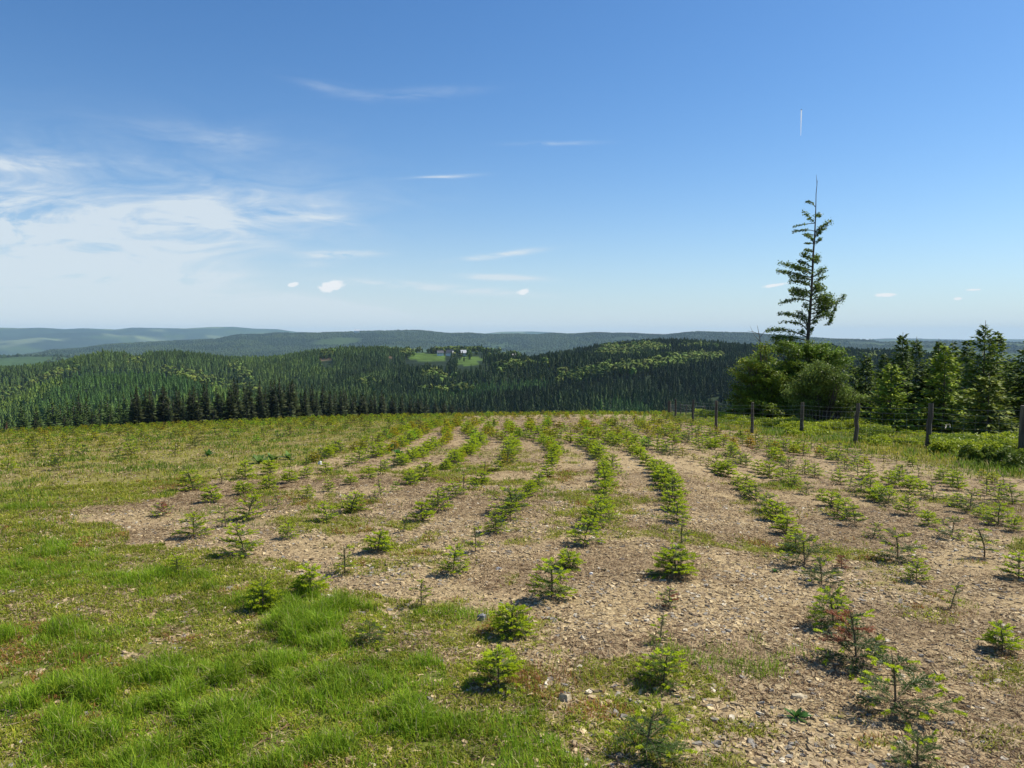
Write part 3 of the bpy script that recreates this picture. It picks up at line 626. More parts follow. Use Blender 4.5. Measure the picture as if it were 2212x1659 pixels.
# ------------------------------------------------------------------ near trees beyond the fence
def near_spruce(name, px, pyt, pyb, hwpx, dist, tone, seed, label, lean=0.):
    r_ = np.random.default_rng(seed)
    x, y = dist * math.sin(float(a_of_px(px))), dist * math.cos(float(a_of_px(px))); z = float(H(x, y)); h = EYE + float(az_tan(px, pyt)[1]) * dist - z; hw = hwpx / 1640 * dist
    root = empty('spruce_tree', (x, y, z)); b = Buf()
    zz = np.linspace(-.2, h, 9); P = np.stack([lean * (zz / h) ** 2 * .4, 0 * zz, zz], -1); b.add(*tube(P, .012 * h * (1 - .93 * np.clip(zz / h, 0, 1)) + .004, 7))
    dark, tip = tone; dark = np.array(dark); tip = np.array(tip); fb = Buf(); Q = []
    zc = h * .04; leader = .10 * h
    while zc < h - .12:
        t = zc / h; Lh = hw * min(1.0, (1 - t) * 1.25 + .03); nb = int(r_.integers(8, 11)) if t < .9 else 5
        if zc > h - leader: Lh *= .8
        a0 = r_.random() * 6.28
        for i in range(nb):
            if r_.random() < .08: continue
            a = a0 + i * 6.28 / nb + r_.normal(0, .25); Lb = Lh * r_.uniform(.65, 1.18); up = .15 + .75 * t ** 2; m_ = max(3, int(Lb / .13))
            s = np.linspace(0, 1, m_ + 1); hx = Lb * s; hz = Lb * (up * s - .38 * s ** 2 * (1 - t) + .22 * s ** 4 * (1 - t))
            d = np.array([math.cos(a), math.sin(a), 0]); sd_ = np.array([-d[1], d[0], 0]); C0 = np.array([lean * t ** 2 * .4, 0, zc + r_.normal(0, .05)])
            B_ = C0 + d * hx[:, None] + np.array([0, 0, 1.]) * hz[:, None]
            if m_ > 4 and t < .9: b.add(*tube(B_[::max(1, m_ // 3)], np.linspace(.012, .004, len(B_[::max(1, m_ // 3)])), 3))
            for q_ in range(1, m_ + 1):
                tl = (.10 + .26 * Lb * (1 - s[q_]) ** .6) * r_.uniform(.7, 1.2); 
                for sg in (-1, 1, 0):
                    dd = (d * .75 + sd_ * sg * .8) if sg else d * .7 + np.array([0, 0, .15]); dd = dd + r_.normal(0, .12, 3); dd[2] -= .28 * abs(sg); dd /= np.linalg.norm(dd)
                    L_ = tl if sg else .13; nn = max(1, int(L_ / .085))
                    for e in range(nn):
                        Q.append((B_[q_] + dd * L_ * e / nn, dd, L_ / nn * 1.5, 1.0 if (e == nn - 1 and r_.random() < .5) else r_.random() * .28))
        zc += r_.uniform(.17, .26) * (h / 6.0) ** .4
    P0 = np.array([q_[0] for q_ in Q]); D = np.array([q_[1] for q_ in Q]); Ln = np.array([q_[2] for q_ in Q])[:, None]; tm = np.array([q_[3] for q_ in Q])[:, None]
    S = np.cross(D, r_.normal(0, .5, D.shape) + [0, 0, 1.0]); S /= np.linalg.norm(S, axis=1, keepdims=True) + 1e-9; w = .042 * r_.uniform(.7, 1.5, (len(Q), 1))
    V_ = np.stack([P0, P0 + D * Ln * .45 + S * w, P0 + D * Ln, P0 + D * Ln * .45 - S * w], 1).reshape(-1, 3)
    C_ = np.repeat((dark * (1 - tm) + tip * tm) * r_.uniform(.75, 1.25, (len(Q), 1)), 4, 0)
    link('trunk', b.mesh('trunk', M_BARK, True), root)
    link('crown', mesh_np('crown', V_, np.arange(len(V_)).reshape(-1, 4), M_TREE, C_), root)
    tag(root, label, 'tree', 'young spruces beyond the fence'); return len(Q)
DK = ((.044, .075, .016), (.145, .21, .028)); MD = ((.06, .10, .018), (.18, .25, .03)); BR = ((.10, .16, .020), (.30, .38, .034)); YE = ((.08, .12, .02), (.22, .26, .032))
tot = 0
for i_, (px_, pt, pb, hw_, d_, tone, lb) in enumerate([
        (1871, 768, 900, 46, 41, DK, 'dark spruce just behind the leafy birch bush'),
        (1911, 764, 900, 40, 43, DK, 'dark spruce peeping over the bright low spruce'),
        (1926, 784, 905, 50, 33, BR, 'broad bright yellow-green spruce just behind the fence'),
        (1948, 717, 900, 42, 40, DK, 'slim dark spruce with a long bare leader tip'),
        (1978, 727, 900, 48, 42, DK, 'dense dark spruce, tallest behind the sixth fence post'),
        (2041, 742, 900, 55, 34, BR, 'broad light green spruce with drooping tips behind the white deadwood'),
        (2026, 731, 900, 34, 41, MD, 'thin spruce tip behind the broad light green spruce'),
        (2056, 735, 900, 38, 42, DK, 'dark spruce hidden behind the broad light green spruce'),
        (2087, 735, 900, 40, 38, MD, 'middle-sized spruce between the light green one and the tallest one'),
        (2125, 692, 905, 58, 36, MD, 'tallest young spruce beyond the fence, with cones of growth on top'),
        (2153, 715, 905, 48, 38, MD, 'slender spruce touching the tallest one, long leader'),
        (2138, 806, 915, 62, 29, YE, 'low olive-yellow spruce in front of the tallest spruces'),
        (2222, 738, 905, 62, 36, DK, 'dark spruce cut off by the edge of the photo'),
        (2186, 790, 905, 50, 40, DK, 'low dark spruce between the tallest pair and the edge'),
        (1848, 790, 905, 40, 44, DK, 'low dark spruce hidden behind the birch bush'),
        (2005, 790, 905, 48, 42, DK, 'low dark spruce filling the gap behind the white deadwood'),
        (1600, 858, 905, 36, 40, YE, 'small yellowish spruce at the near edge of the broadleaf group')]):
    tot += near_spruce('spruce', px_, pt, pb, hw_, d_, tone, 300 + i_, lb)
print('near spruce quads', tot)

def leaves(P, r_, size, col, colvar=.25, flat=.6, brown=.0):
    """loose leaves, one small quad each, at the given points"""
    n = len(P); nrm = r_.normal(0, 1, (n, 3)); nrm[:, 2] = np.abs(nrm[:, 2]) + flat; nrm /= np.linalg.norm(nrm, axis=1, keepdims=True)
    a_ = np.cross(nrm, r_.normal(0, 1, (n, 3))); a_ /= np.linalg.norm(a_, axis=1, keepdims=True) + 1e-9; b_ = np.cross(nrm, a_); s = (size * r_.uniform(.6, 1.3, n))[:, None]
    V_ = np.stack([P - a_ * s, P - b_ * s * .5, P + a_ * s, P + b_ * s * .5], 1).reshape(-1, 3)
    C_ = np.array(col)[None] * r_.uniform(1 - colvar, 1 + colvar, (n, 1))
    if brown > 0: m_ = r_.random(n) < brown; C_[m_] = C_[m_] * [1.5, .95, .8]
    return V_, np.arange(4 * n).reshape(-1, 4), np.repeat(C_, 4, 0)
def broad_tree(name, px, pyb, dist, lobes, col, nleaf, size, seed, label, cat, stems=5, brown=0., flat=.5, spread=1.0):
    """lobes: (px, py, half width px, half height px) of the masses of foliage as seen, at this distance"""
    r_ = np.random.default_rng(seed); az_ = float(a_of_px(px)); x, y = dist * math.sin(az_), dist * math.cos(az_); z = float(H(x, y)); root = empty(name, (x, y, z)); tb = Buf(); fb = Buf()
    sc = dist / 1640; base = np.array([0, 0, 0.]); tot_a = sum(l_[2] * l_[3] for l_ in lobes)
    for (lx, ly, lw, lh) in lobes:
        dep = r_.normal(0, .45) * spread; ctr = np.array([(lx - px) * sc, dep, EYE + float(az_tan(lx, ly)[1]) * dist - z]); n = int(nleaf * lw * lh / tot_a); W_ = np.array([lw * sc, min(lw, lh) * sc * 1.1, lh * sc])
        ns = max(6, int(n / 150)); T_ = r_.normal(0, 1, (ns, 3)); T_ /= np.linalg.norm(T_, axis=1, keepdims=True); T_ *= (r_.random((ns, 1)) ** .38) * (1 + .45 * r_.random((ns, 1)) ** 4); tips = ctr + T_ * W_
        out_ = tips - base - [0, 0, (tips[:, 2] * .55).mean()]; out_ /= np.linalg.norm(out_, axis=1, keepdims=True) + 1e-9
        each = n // ns
        u = r_.random((ns, each, 1)) ; P = tips[:, None] + out_[:, None] * (u - .7) * .55 + r_.normal(0, 1, (ns, each, 3)) * [.15, .15, .06] - np.array([0, 0, 1.]) * u ** 2 * .10
        tint = r_.uniform(.6, 1.3, (ns, 1, 1)) * np.array(col); V_, F_, C_ = leaves(P.reshape(-1, 3), r_, size, (1, 1, 1), .2, flat, brown); C_ = C_ * np.repeat(np.broadcast_to(tint, (ns, each, 3)).reshape(-1, 3), 4, 0); fb.add(V_, F_, C_)
        for q_ in range(min(ns, 14)):
            mid = ctr * [.55, .55, .6] + r_.normal(0, .12, 3); tb.add(*tube([base + r_.normal(0, .08, 3) * [1, 1, 0], mid * [.6, .6, .5], mid, (mid + tips[q_]) / 2 + [0, 0, .08], tips[q_]], [.05, .035, .022, .012, .004], 4))
    link('trunk', tb.mesh('trunk', M_BARK, True), root); link('crown', fb.mesh('crown', M_LEAF), root); tag(root, label, cat); return root
broad_tree('beech_tree', 1660, 905, 39, [(1648, 805, 26, 22), (1626, 782, 16, 10), (1662, 766, 15, 14), (1612, 812, 16, 9), (1652, 838, 38, 26), (1640, 748, 10, 9), (1610, 775, 20, 6), (1625, 880, 45, 25), (1680, 870, 42, 35), (1596, 798, 14, 8), (1605, 845, 24, 26), (1625, 815, 26, 20), (1600, 880, 24, 20), (1695, 800, 30, 30)], (.18, .25, .03), 30000, .058, 41, 'yellowing beech with an uneven crown at the near end of the trees', 'tree', brown=.05)
broad_tree('beech_tree', 1748, 905, 40, [(1742, 765, 44, 26), (1778, 772, 34, 24), (1705, 790, 36, 24), (1765, 750, 26, 14), (1740, 815, 62, 34), (1800, 800, 22, 24), (1735, 860, 60, 36), (1690, 745, 22, 10)], (.15, .23, .03), 32000, .058, 42, 'full green beech round the foot of the tall bare-topped tree', 'tree')
broad_tree('birch_bush', 1778, 908, 34, [(1775, 820, 36, 26), (1800, 812, 18, 20), (1758, 845, 34, 26), (1800, 850, 38, 28), (1780, 880, 50, 26), (1825, 872, 22, 24), (1770, 795, 24, 16), (1740, 880, 24, 22)], (.15, .205, .042), 30000, .046, 43, 'round light green birch bush in front of the trees', 'bush', flat=.2)

# the tall wind-shorn tree
def tall_tree():
    r_ = np.random.default_rng(55); D_ = 42.5; X0, Y0 = D_ * math.sin(float(a_of_px(1742))), D_ * math.cos(float(a_of_px(1742))); Z0 = float(H(X0, Y0)); root = empty('tall_tree', (X0, Y0, Z0)); sc = Y0 / 1640
    def pt(cx, cy, dy=0):
        vx = 1590.9 + cx * .2513; vy = 351.1 + cy * .2513; a_, t_ = az_tan(vx, vy); yy = Y0 + dy; return np.array([math.tan(float(a_)) * Y0 - X0, dy, EYE + float(t_) * Y0 / math.cos(float(a_)) - Z0])
    tr = [pt(600, 1900) * [1, 1, 0] - [0, 0, .3], pt(600, 1700), pt(612, 1525), pt(630, 1300), pt(645, 1100), pt(655, 900), pt(660, 780), pt(672, 640), pt(678, 500), pt(683, 350), pt(684, 270), pt(692, 190), pt(686, 105)]
    b = Buf(); b.add(*tube(tr, np.array([17, 16, 14.5, 12.5, 10.5, 9, 8, 6.8, 5, 3.4, 3, 2.4, 1]) * .2513 * sc, 9)); b.add(*tube([pt(693, 175), pt(700, 150)], [.012, .005], 4))
    link('trunk', b.mesh('trunk', M_BARK, True), root)
    tb = Buf(); fb = Buf()
    BRN = [((675, 380), (650, 335), (615, 330), 10, 26), ((680, 480), (690, 450), (715, 455), 20, 40), ((672, 520), (610, 480), (541, 438), 16, 60), ((668, 522), (600, 520), (562, 525), 10, 28), ((672, 590), (610, 568), (541, 575), 13, 55), ((678, 600), (720, 560), (785, 512), 22, 80), ((675, 622), (720, 585), (772, 562), 14, 40), ((670, 625), (640, 610), (605, 605), 10, 20), ((672, 650), (690, 620), (712, 600), 14, 30), ((668, 700), (690, 680), (706, 658), 14, 30), ((660, 695), (600, 655), (515, 650), 14, 60), ((660, 700), (630, 690), (600, 690), 9, 20), ((660, 765), (640, 750), (610, 742), 15, 40), ((655, 850), (620, 810), (578, 785), 24, 90), ((662, 855), (690, 830), (708, 800), 32, 110),
           ((655, 900), (600, 870), (552, 845), 20, 70), ((655, 930), (570, 890), (440, 850), 22, 140), ((650, 990), (520, 960), (368, 928), 20, 150), ((648, 960), (580, 930), (460, 900), 24, 140), ((655, 985), (690, 950), (706, 925), 28, 90), ((650, 1045), (680, 1010), (700, 990), 18, 50), ((645, 1010), (590, 985), (500, 975), 22, 110), ((640, 1075), (600, 1030), (495, 1010), 20, 110), ((640, 1140), (590, 1100), (500, 1085), 24, 130), ((640, 1160), (580, 1135), (485, 1130), 24, 120), ((635, 1195), (540, 1170), (430, 1200), 18, 100), ((635, 1100), (570, 1110), (520, 1090), 22, 80),
           ((655, 1140), (710, 1090), (775, 1075), 34, 150), ((650, 1110), (700, 1060), (730, 1040), 30, 110), ((645, 1230), (740, 1190), (840, 1180), 44, 260), ((645, 1260), (760, 1230), (890, 1185), 40, 240), ((880, 1200), (915, 1170), (930, 1130), 18, 45), ((645, 1300), (730, 1280), (800, 1240), 36, 180), ((650, 1180), (720, 1150), (790, 1150), 38, 180), ((860, 1215), (855, 1260), (820, 1330), 16, 60), ((820, 1290), (825, 1340), (785, 1390), 16, 60), ((640, 1360), (700, 1320), (780, 1300), 26, 110), ((630, 1400), (690, 1370), (735, 1350), 18, 55),
           ((610, 1440), (560, 1330), (400, 1292), 22, 150), ((610, 1400), (590, 1330), (540, 1280), 22, 80), ((605, 1440), (540, 1380), (400, 1370), 15, 80), ((625, 1330), (600, 1250), (575, 1220), 22, 60), ((615, 1490), (660, 1420), (655, 1480), 14, 40), ((600, 1480), (560, 1460), (545, 1440), 18, 40), ((605, 1500), (450, 1440), (310, 1440), 22, 150), ((605, 1530), (430, 1500), (290, 1500), 30, 200), ((605, 1560), (450, 1550), (350, 1540), 34, 200)]
    for (a_, m_, e_, sp2, nl) in BRN:
        dy = r_.normal(0, .5) * (abs(e_[0] - a_[0]) / 150 + .3); A = pt(*a_); M_ = pt(*m_, dy * .5); E_ = pt(*e_, dy)
        t_ = np.linspace(0, 1, 7)[:, None]; Bz = (1 - t_) ** 2 * A + 2 * t_ * (1 - t_) * (M_ * 2 - (A + E_) / 2) + t_ ** 2 * E_; tb.add(*tube(Bz, np.linspace(.035, .006, 7) * (1 if nl > 60 else .6), 4))
        nl = int(nl * 2.6); u = r_.random((nl, 1)) ** .7 * .82 + .2; cl_ = np.round(u * 7) / 7; u = cl_ + r_.normal(0, .022, (nl, 1)); Bu = (1 - u) ** 2 * A + 2 * u * (1 - u) * (M_ * 2 - (A + E_) / 2) + u ** 2 * E_
        s = sp2 * .2513 * sc * 1.15; P = Bu + r_.normal(0, 1, (nl, 3)) * [s * .45, s * .8, s * .42] + [0, 0, -s * .15]; V_, F_, C_ = leaves(P, r_, .062, (.13, .19, .035), .35, .5); fb.add(V_, F_, C_)
    link('branch', tb.mesh('branch', M_BARK, True), root); link('crown', fb.mesh('crown', M_LEAF), root)
    tag(root, 'tall thin wind-shorn tree with a bare dead top above the bushes', 'tree')
tall_tree()
def snag():
    D_ = 39.; X0, Y0 = D_ * math.sin(float(a_of_px(1645))), D_ * math.cos(float(a_of_px(1645))); Z0 = float(H(X0, Y0)); b = Buf()
    def pt(vx, vy): a_, t_ = az_tan(vx, vy); return np.array([math.tan(float(a_)) * Y0 - X0, 0, EYE + float(t_) * Y0 / math.cos(float(a_)) - Z0])
    b.add(*tube([[0, 0, -.3], pt(1645, 850), pt(1643, 770), pt(1642, 735), pt(1636, 703)], [.06, .045, .035, .022, .008], 5))
    for P in ([(1642, 738), (1630, 725), (1620, 704)], [(1642, 728), (1652, 716), (1668, 702)], [(1641, 722), (1625, 716), (1615, 715)]): b.add(*tube([pt(*q_) for q_ in P], [.016, .01, .004], 4))
    o_ = link('dead_tree', b.mesh('dead_tree', M_BARK, True), None, (X0, Y0, Z0)); tag(o_, 'bare dead stem with forked twigs sticking out of the yellowing beech', 'dead tree')
snag()

# ------------------------------------------------------------------ low shrubs beyond the fence
def shrub(pxc, pyb, wpx, hpx, col, seed, label):
    r_ = np.random.default_rng(seed); x, y, z, r = [float(q_) for q_ in ground_at(pxc, pyb)]; sc = r / 1640; w = wpx * sc; h = hpx * sc; w *= 1.35; h *= .72; dpt = max(1.1, w * .7)
    lob = [(r_.uniform(-.75, .75) * w, r_.uniform(-.5, .9) * dpt, r_.uniform(.35, 1.0)) for _ in range(int(14 + w * 9))]; n = int(9000 * min(3, (w * dpt * 1.6 + h)))
    idx = r_.integers(0, len(lob), n); L_ = np.array(lob); T_ = r_.normal(0, 1, (n, 3)); T_ /= np.linalg.norm(T_, axis=1, keepdims=True); T_[:, 2] = np.abs(T_[:, 2]); rr = r_.uniform(.82, 1.06, (n, 1)); s_ = L_[idx, 2:3]
    P = np.concatenate([L_[idx, :2], np.zeros((n, 1))], 1) + T_ * rr * s_ * [w * .26, dpt * .32, h] + r_.normal(0, .012, (n, 3))
    ok = P[:, 2] > .0; P = P[ok]; V_, F_, C_ = leaves(P, r_, .036, col, .35, .3); C_ *= np.repeat(1 + .35 * (fbm(P[:, 0] * 2.5, P[:, 1] * 2.5, seed, 2) - .5), 4)[:, None]
    b = Buf(); 
    for q_ in range(40):
        e_ = P[r_.integers(0, len(P))]; b.add(*tube([[e_[0] * .4, e_[1] * .4, -.05], e_ * [.8, .8, .5], e_], [.008, .005, .002], 3))
    dome = Buf()
    root = empty('low_shrub', (x, y, z - .03)); link('stem', b.mesh('stem', M_BARK), root); link('foliage', mesh_np('foliage', V_, F_, M_LEAF, C_), root); tag(root, label, 'shrub', 'low shrubs beyond the fence')
YG = (.33, .39, .028); GD = (.12, .17, .022)
for i_, a_ in enumerate([(1602, 915, 52, 26, YG, 'pale yellow-green shrub cushion under the small yellowish spruce'), (1690, 922, 50, 24, GD, 'dark green shrub mound between the third and fourth fence posts'), (1672, 903, 40, 24, YG, 'small bright shrub below the beech, behind the dark mound'), (1790, 932, 70, 36, YG, 'wide yellow-green shrub mound below the birch bush'), (1850, 922, 70, 26, YG, 'yellow-green shrub mound behind the fifth fence post'), (1915, 915, 75, 22, YG, 'long flat bright shrub below the bright broad spruce'), (1920, 962, 45, 26, YG, 'bright rounded shrub between the fifth and sixth posts, nearest the field'), (1975, 940, 40, 18, YG, 'thin low shrub left of the thick sixth post'), (2090, 985, 60, 42, YG, 'bright shrub mound right of the thick sixth post'), (2165, 978, 60, 48, YG, 'large golden shrub mound beside the last fence post'), (2110, 958, 55, 22, GD, 'low green shrub behind the golden mounds near the deadwood'), (2192, 1012, 38, 55, GD, 'dark glossy shrub at the foot of the last fence post'), (1530, 920, 26, 12, YG, 'tiny pale shrub between the first two fence posts'), (1742, 942, 40, 22, YG, 'bright shrub tuft at the foot of the fourth fence post')]):
    shrub(*a_[:5], 500 + i_, a_[5])

def carpet():
    PG = [(1500, 898), (1640, 884), (1760, 880), (1960, 884), (2300, 905), (2300, 1020), (2150, 1005), (2010, 975), (1990, 945), (1890, 950), (1740, 935), (1560, 920)]
    r_ = np.random.default_rng(77); n = 600000; az_ = r_.uniform(a_of_px(1490), a_of_px(2330), n); rr = np.sqrt(r_.uniform(15 ** 2, 46 ** 2, n)); x = rr * np.sin(az_); y = rr * np.cos(az_); z = H(x, y); qx, qy = proj(x, y, z)
    f = fbm(x / 1.5, y / 1.1, 141, 3); f2 = fbm(x / .3, y / .3, 142, 2); bare_ = 1.2 * ell(qx, qy, 2075, 938, 150, 26) + ell(qx, qy, 1975, 935, 30, 8); k = inpoly(qx, qy, PG) & (f + .25 * (f2 - .5) > .40) & (bare_ < .45); x, y, z, f, f2 = x[k], y[k], z[k], f[k], f2[k]; hh = np.clip((f - .38) * 2.4, .06, .36) * (.75 + .5 * f2); P = np.stack([x, y, z + hh * r_.uniform(.55, 1.05, len(x))], -1)
    V_, F_, C_ = leaves(P, r_, .036, (1, 1, 1), .3, .3); t = np.clip((fbm(x / 1.2 + 9, y / 1.2, 143, 3) - .42) * 6, 0, 1)[:, None]; C_ = C_ * np.repeat(np.array([.33, .39, .028]) * (1 - t * .75) + np.array([.10, .16, .022]) * t * .75, 4, 0)
    tag(link('bilberry_cover', mesh_np('bilberry_cover', V_, F_, M_LEAF, C_)), 'low carpet of yellow-green bilberry between the fence and the trees', 'ground cover', kind='stuff'); print('carpet', len(x))
carpet()

# ------------------------------------------------------------------ fence
def post(px, pyt, pyb, w, root, lean=0., thick=1.):
    x, y, z, r = [float(q_) for q_ in ground_at(px, pyb)]; zt = EYE + float(az_tan(px, pyt)[1]) * r; h = zt - z; rr = w * .82 / 1640 * r / 2; k_ = np.random.default_rng(int(px)); zz = np.linspace(-.25, h, 9)
    P = np.stack([lean * zz + k_.normal(0, .008, 9), k_.normal(0, .008, 9), zz], -1); b = Buf(); b.add(*tube(P, rr * (1.12 - .2 * np.clip(zz / h, 0, 1)) * k_.uniform(.92, 1.08, 9), 9)); o_ = link('post', b.mesh('post', M_POST, False), root, (x, y, z)); return (x + lean * h, y, z, h)
fr = empty('fence'); tag(fr, 'long sheep fence of weathered round posts and wire netting beside the field', 'fence')
posts = [post(2206, 876, 988, 13, fr), post(2004, 871, 969, 12, fr, .04), post(1847, 871, 960, 9.5, fr, .05), post(1731, 869, 940, 8.5, fr, .02), post(1624, 869, 936, 7.5, fr), post(1547, 866, 928, 7, fr), post(1497, 863, 914, 6, fr), post(1459, 862, 906, 5, fr), post(1446, 866, 898, 9, fr)]
posts = [post(2480, 880, 1015, 14, fr)] + posts
wb = Buf()
for (xa, ya, za, ha), (xb, yb, zb, hb) in zip(posts, posts[1:]):
    n_ = 9; t = np.linspace(0, 1, n_)
    for hh in (.08, .20, .33, .48, .64, .82, 1.0, 1.14):
        zA = za + hh * ha / 1.25; zB = zb + hh * hb / 1.25; P = np.stack([xa + (xb - xa) * t, ya + (yb - ya) * t - .06, zA + (zB - zA) * t - .035 * np.sin(t * np.pi)], -1); wb.add(*tube(P, .0024, 3))
    nv = max(3, int(math.hypot(xb - xa, yb - ya) / .3))
    for t_ in np.linspace(0, 1, nv + 1)[1:-1]:
        x = xa + (xb - xa) * t_; y = ya + (yb - ya) * t_ - .06; z = za + (zb - za) * t_; h = (ha + (hb - ha) * t_) / 1.25; s_ = .035 * math.sin(t_ * math.pi); wb.add(*tube([[x, y, z + .08 * h - s_], [x, y, z + 1.0 * h - s_]], .0019, 3))
link('wire_netting', wb.mesh('wire_netting', M_WIRE), fr)
f2 = empty('fence'); tag(f2, 'short line of thin posts leading downhill from the fence corner', 'fence')
p2 = [post(1470, 871, 900, 3, f2), post(1482, 874, 899, 3, f2), post(1522, 876, 899, 3, f2), post(1448, 870, 893, 3, f2)]
wb = Buf()
for (xa, ya, za, ha), (xb, yb, zb, hb) in zip(p2[:2], p2[1:3]):
    for hh in (.3, .6, .9): wb.add(*tube([[xa, ya, za + hh * ha], [xb, yb, zb + hh * hb]], .003, 3))
link('wire', wb.mesh('wire', M_WIRE), f2)
def stick(name, pts, rr, mat, label, cat, dz=.05):
    W_ = []
    for (a_, b_, up) in pts: x, y, z, r = [float(q_) for q_ in ground_at(a_, b_)]; W_.append([x, y, z + up])
    W_ = np.array(W_); o0 = W_[0].copy(); b = Buf(); b.add(*tube(W_ - o0, np.linspace(rr, rr * .4, len(W_)), 6)); o_ = link(name, b.mesh(name, mat, True), None, o0); tag(o_, label, cat); return o_
stick('dead_branch', [(2018, 926, .42), (2030, 924, .50), (2036, 924, .46), (2044, 924, .62)], .06, M_DEADW, 'bleached white branch lying below the light green spruce', 'branch')
stick('dead_branch', [(2085, 932, .42), (2098, 934, .38), (2106, 936, .52), (2117, 934, .44)], .05, M_DEADW, 'bleached forked branch right of the other one', 'branch')
stick('dead_branch', [(2042, 944, .30), (2044, 942, .44), (2050, 944, .48), (2052, 945, .33)], .03, M_DEADW, 'small curled white branch in front of the deadwood', 'branch')
stick('dead_branch', [(2160, 930, .0), (2170, 925, .35), (2180, 918, .9)], .02, M_BARK, 'thin dark leaning branch near the golden shrub mound', 'branch')
stick('stick', [(1367, 1238, .012), (1385, 1242, .018), (1405, 1240, .012), (1424, 1243, .01)], .006, M_BARK, 'thin crooked dark twig on the stony soil between two rows', 'twig')
stick('stick', [(1880, 1455, .01), (1900, 1462, .012), (1960, 1463, .012)], .004, M_BARK, 'straight dark twig on stones below the reddish sapling', 'twig')
def rock(px, py, w, d, h, mat, seed, label, name='stone', cat='stone'):
    r_ = np.random.default_rng(seed); x, y, z, r = [float(q_) for q_ in ground_at(px, py)]; n = 9; an = np.sort(r_.uniform(0, 6.28, n)); ra = r_.uniform(.75, 1.1, n)
    bot = np.stack([np.cos(an) * ra * w / 2, np.sin(an) * ra * d / 2, np.full(n, -.01)], -1); top = bot * [.82, .8, 1] + np.array([0, 0, h]) * r_.uniform(.7, 1.1, (n, 1)) + [0, .01, .01]; V_ = np.vstack([bot, top, [[0, 0, h * 1.12]]]); i_ = np.arange(n); j_ = (i_ + 1) % n
    me_ = mesh_np(name, V_, [np.stack([i_, j_, j_ + n, i_ + n], -1), np.stack([i_ + n, j_ + n, np.full(n, 2 * n)], -1)], mat, np.ones((len(V_), 3)) * [.55, .47, .34]); tag(link(name, me_, None, (x, y, z)), label, cat)
rock(1042, 1340, .085, .06, .035, M_SLATE, 3, 'grey slab of slate beside a yellow-green sapling', 'slate', 'stone')
rock(1726, 1512, .10, .05, .02, M_STONE, 4, 'large flat pale stone on bare soil near the bottom sapling')
rock(1221, 1512, .07, .05, .03, M_STONE, 5, 'pale rounded stone beside the red sorrel patch')
rock(1078, 1228, .06, .03, .018, M_HOUSE, 6, 'small white shard between two rows of saplings', 'shard')
rock(1276, 1239, .05, .025, .018, M_HOUSE, 7, 'white flake beside the seventh row of saplings', 'shard')
rock(691, 1003, .09, .06, .06, M_HOUSE, 8, 'round white stone between the first two rows', 'stone')

# ------------------------------------------------------------------ small clouds and the vapour trail
def contrail():
    a_, t1 = az_tan(1731, 237); _, t2 = az_tan(1731, 293); zc = 9000.; A = []
    for t_ in np.linspace(float(t1), float(t2), 5): d_ = zc / t_; A.append([d_ * math.sin(float(a_)), d_ * math.cos(float(a_)), zc])
    A = np.array(A); b = Buf(); b.add(*tube(A - A[0], [22, 20, 17, 13, 6], 8)); m_, n, l, o = new_mat('vapour'); p = nd(n, 'ShaderNodeBsdfDiffuse'); p.inputs['Color'].default_value = (.95, .95, .95, 1); l.new(p.outputs[0], o.inputs['Surface'])
    tag(link('vapour_trail', b.mesh('vapour_trail', m_, True), None, A[0]), 'short white aircraft vapour trail high in the blue sky', 'vapour trail')
contrail()
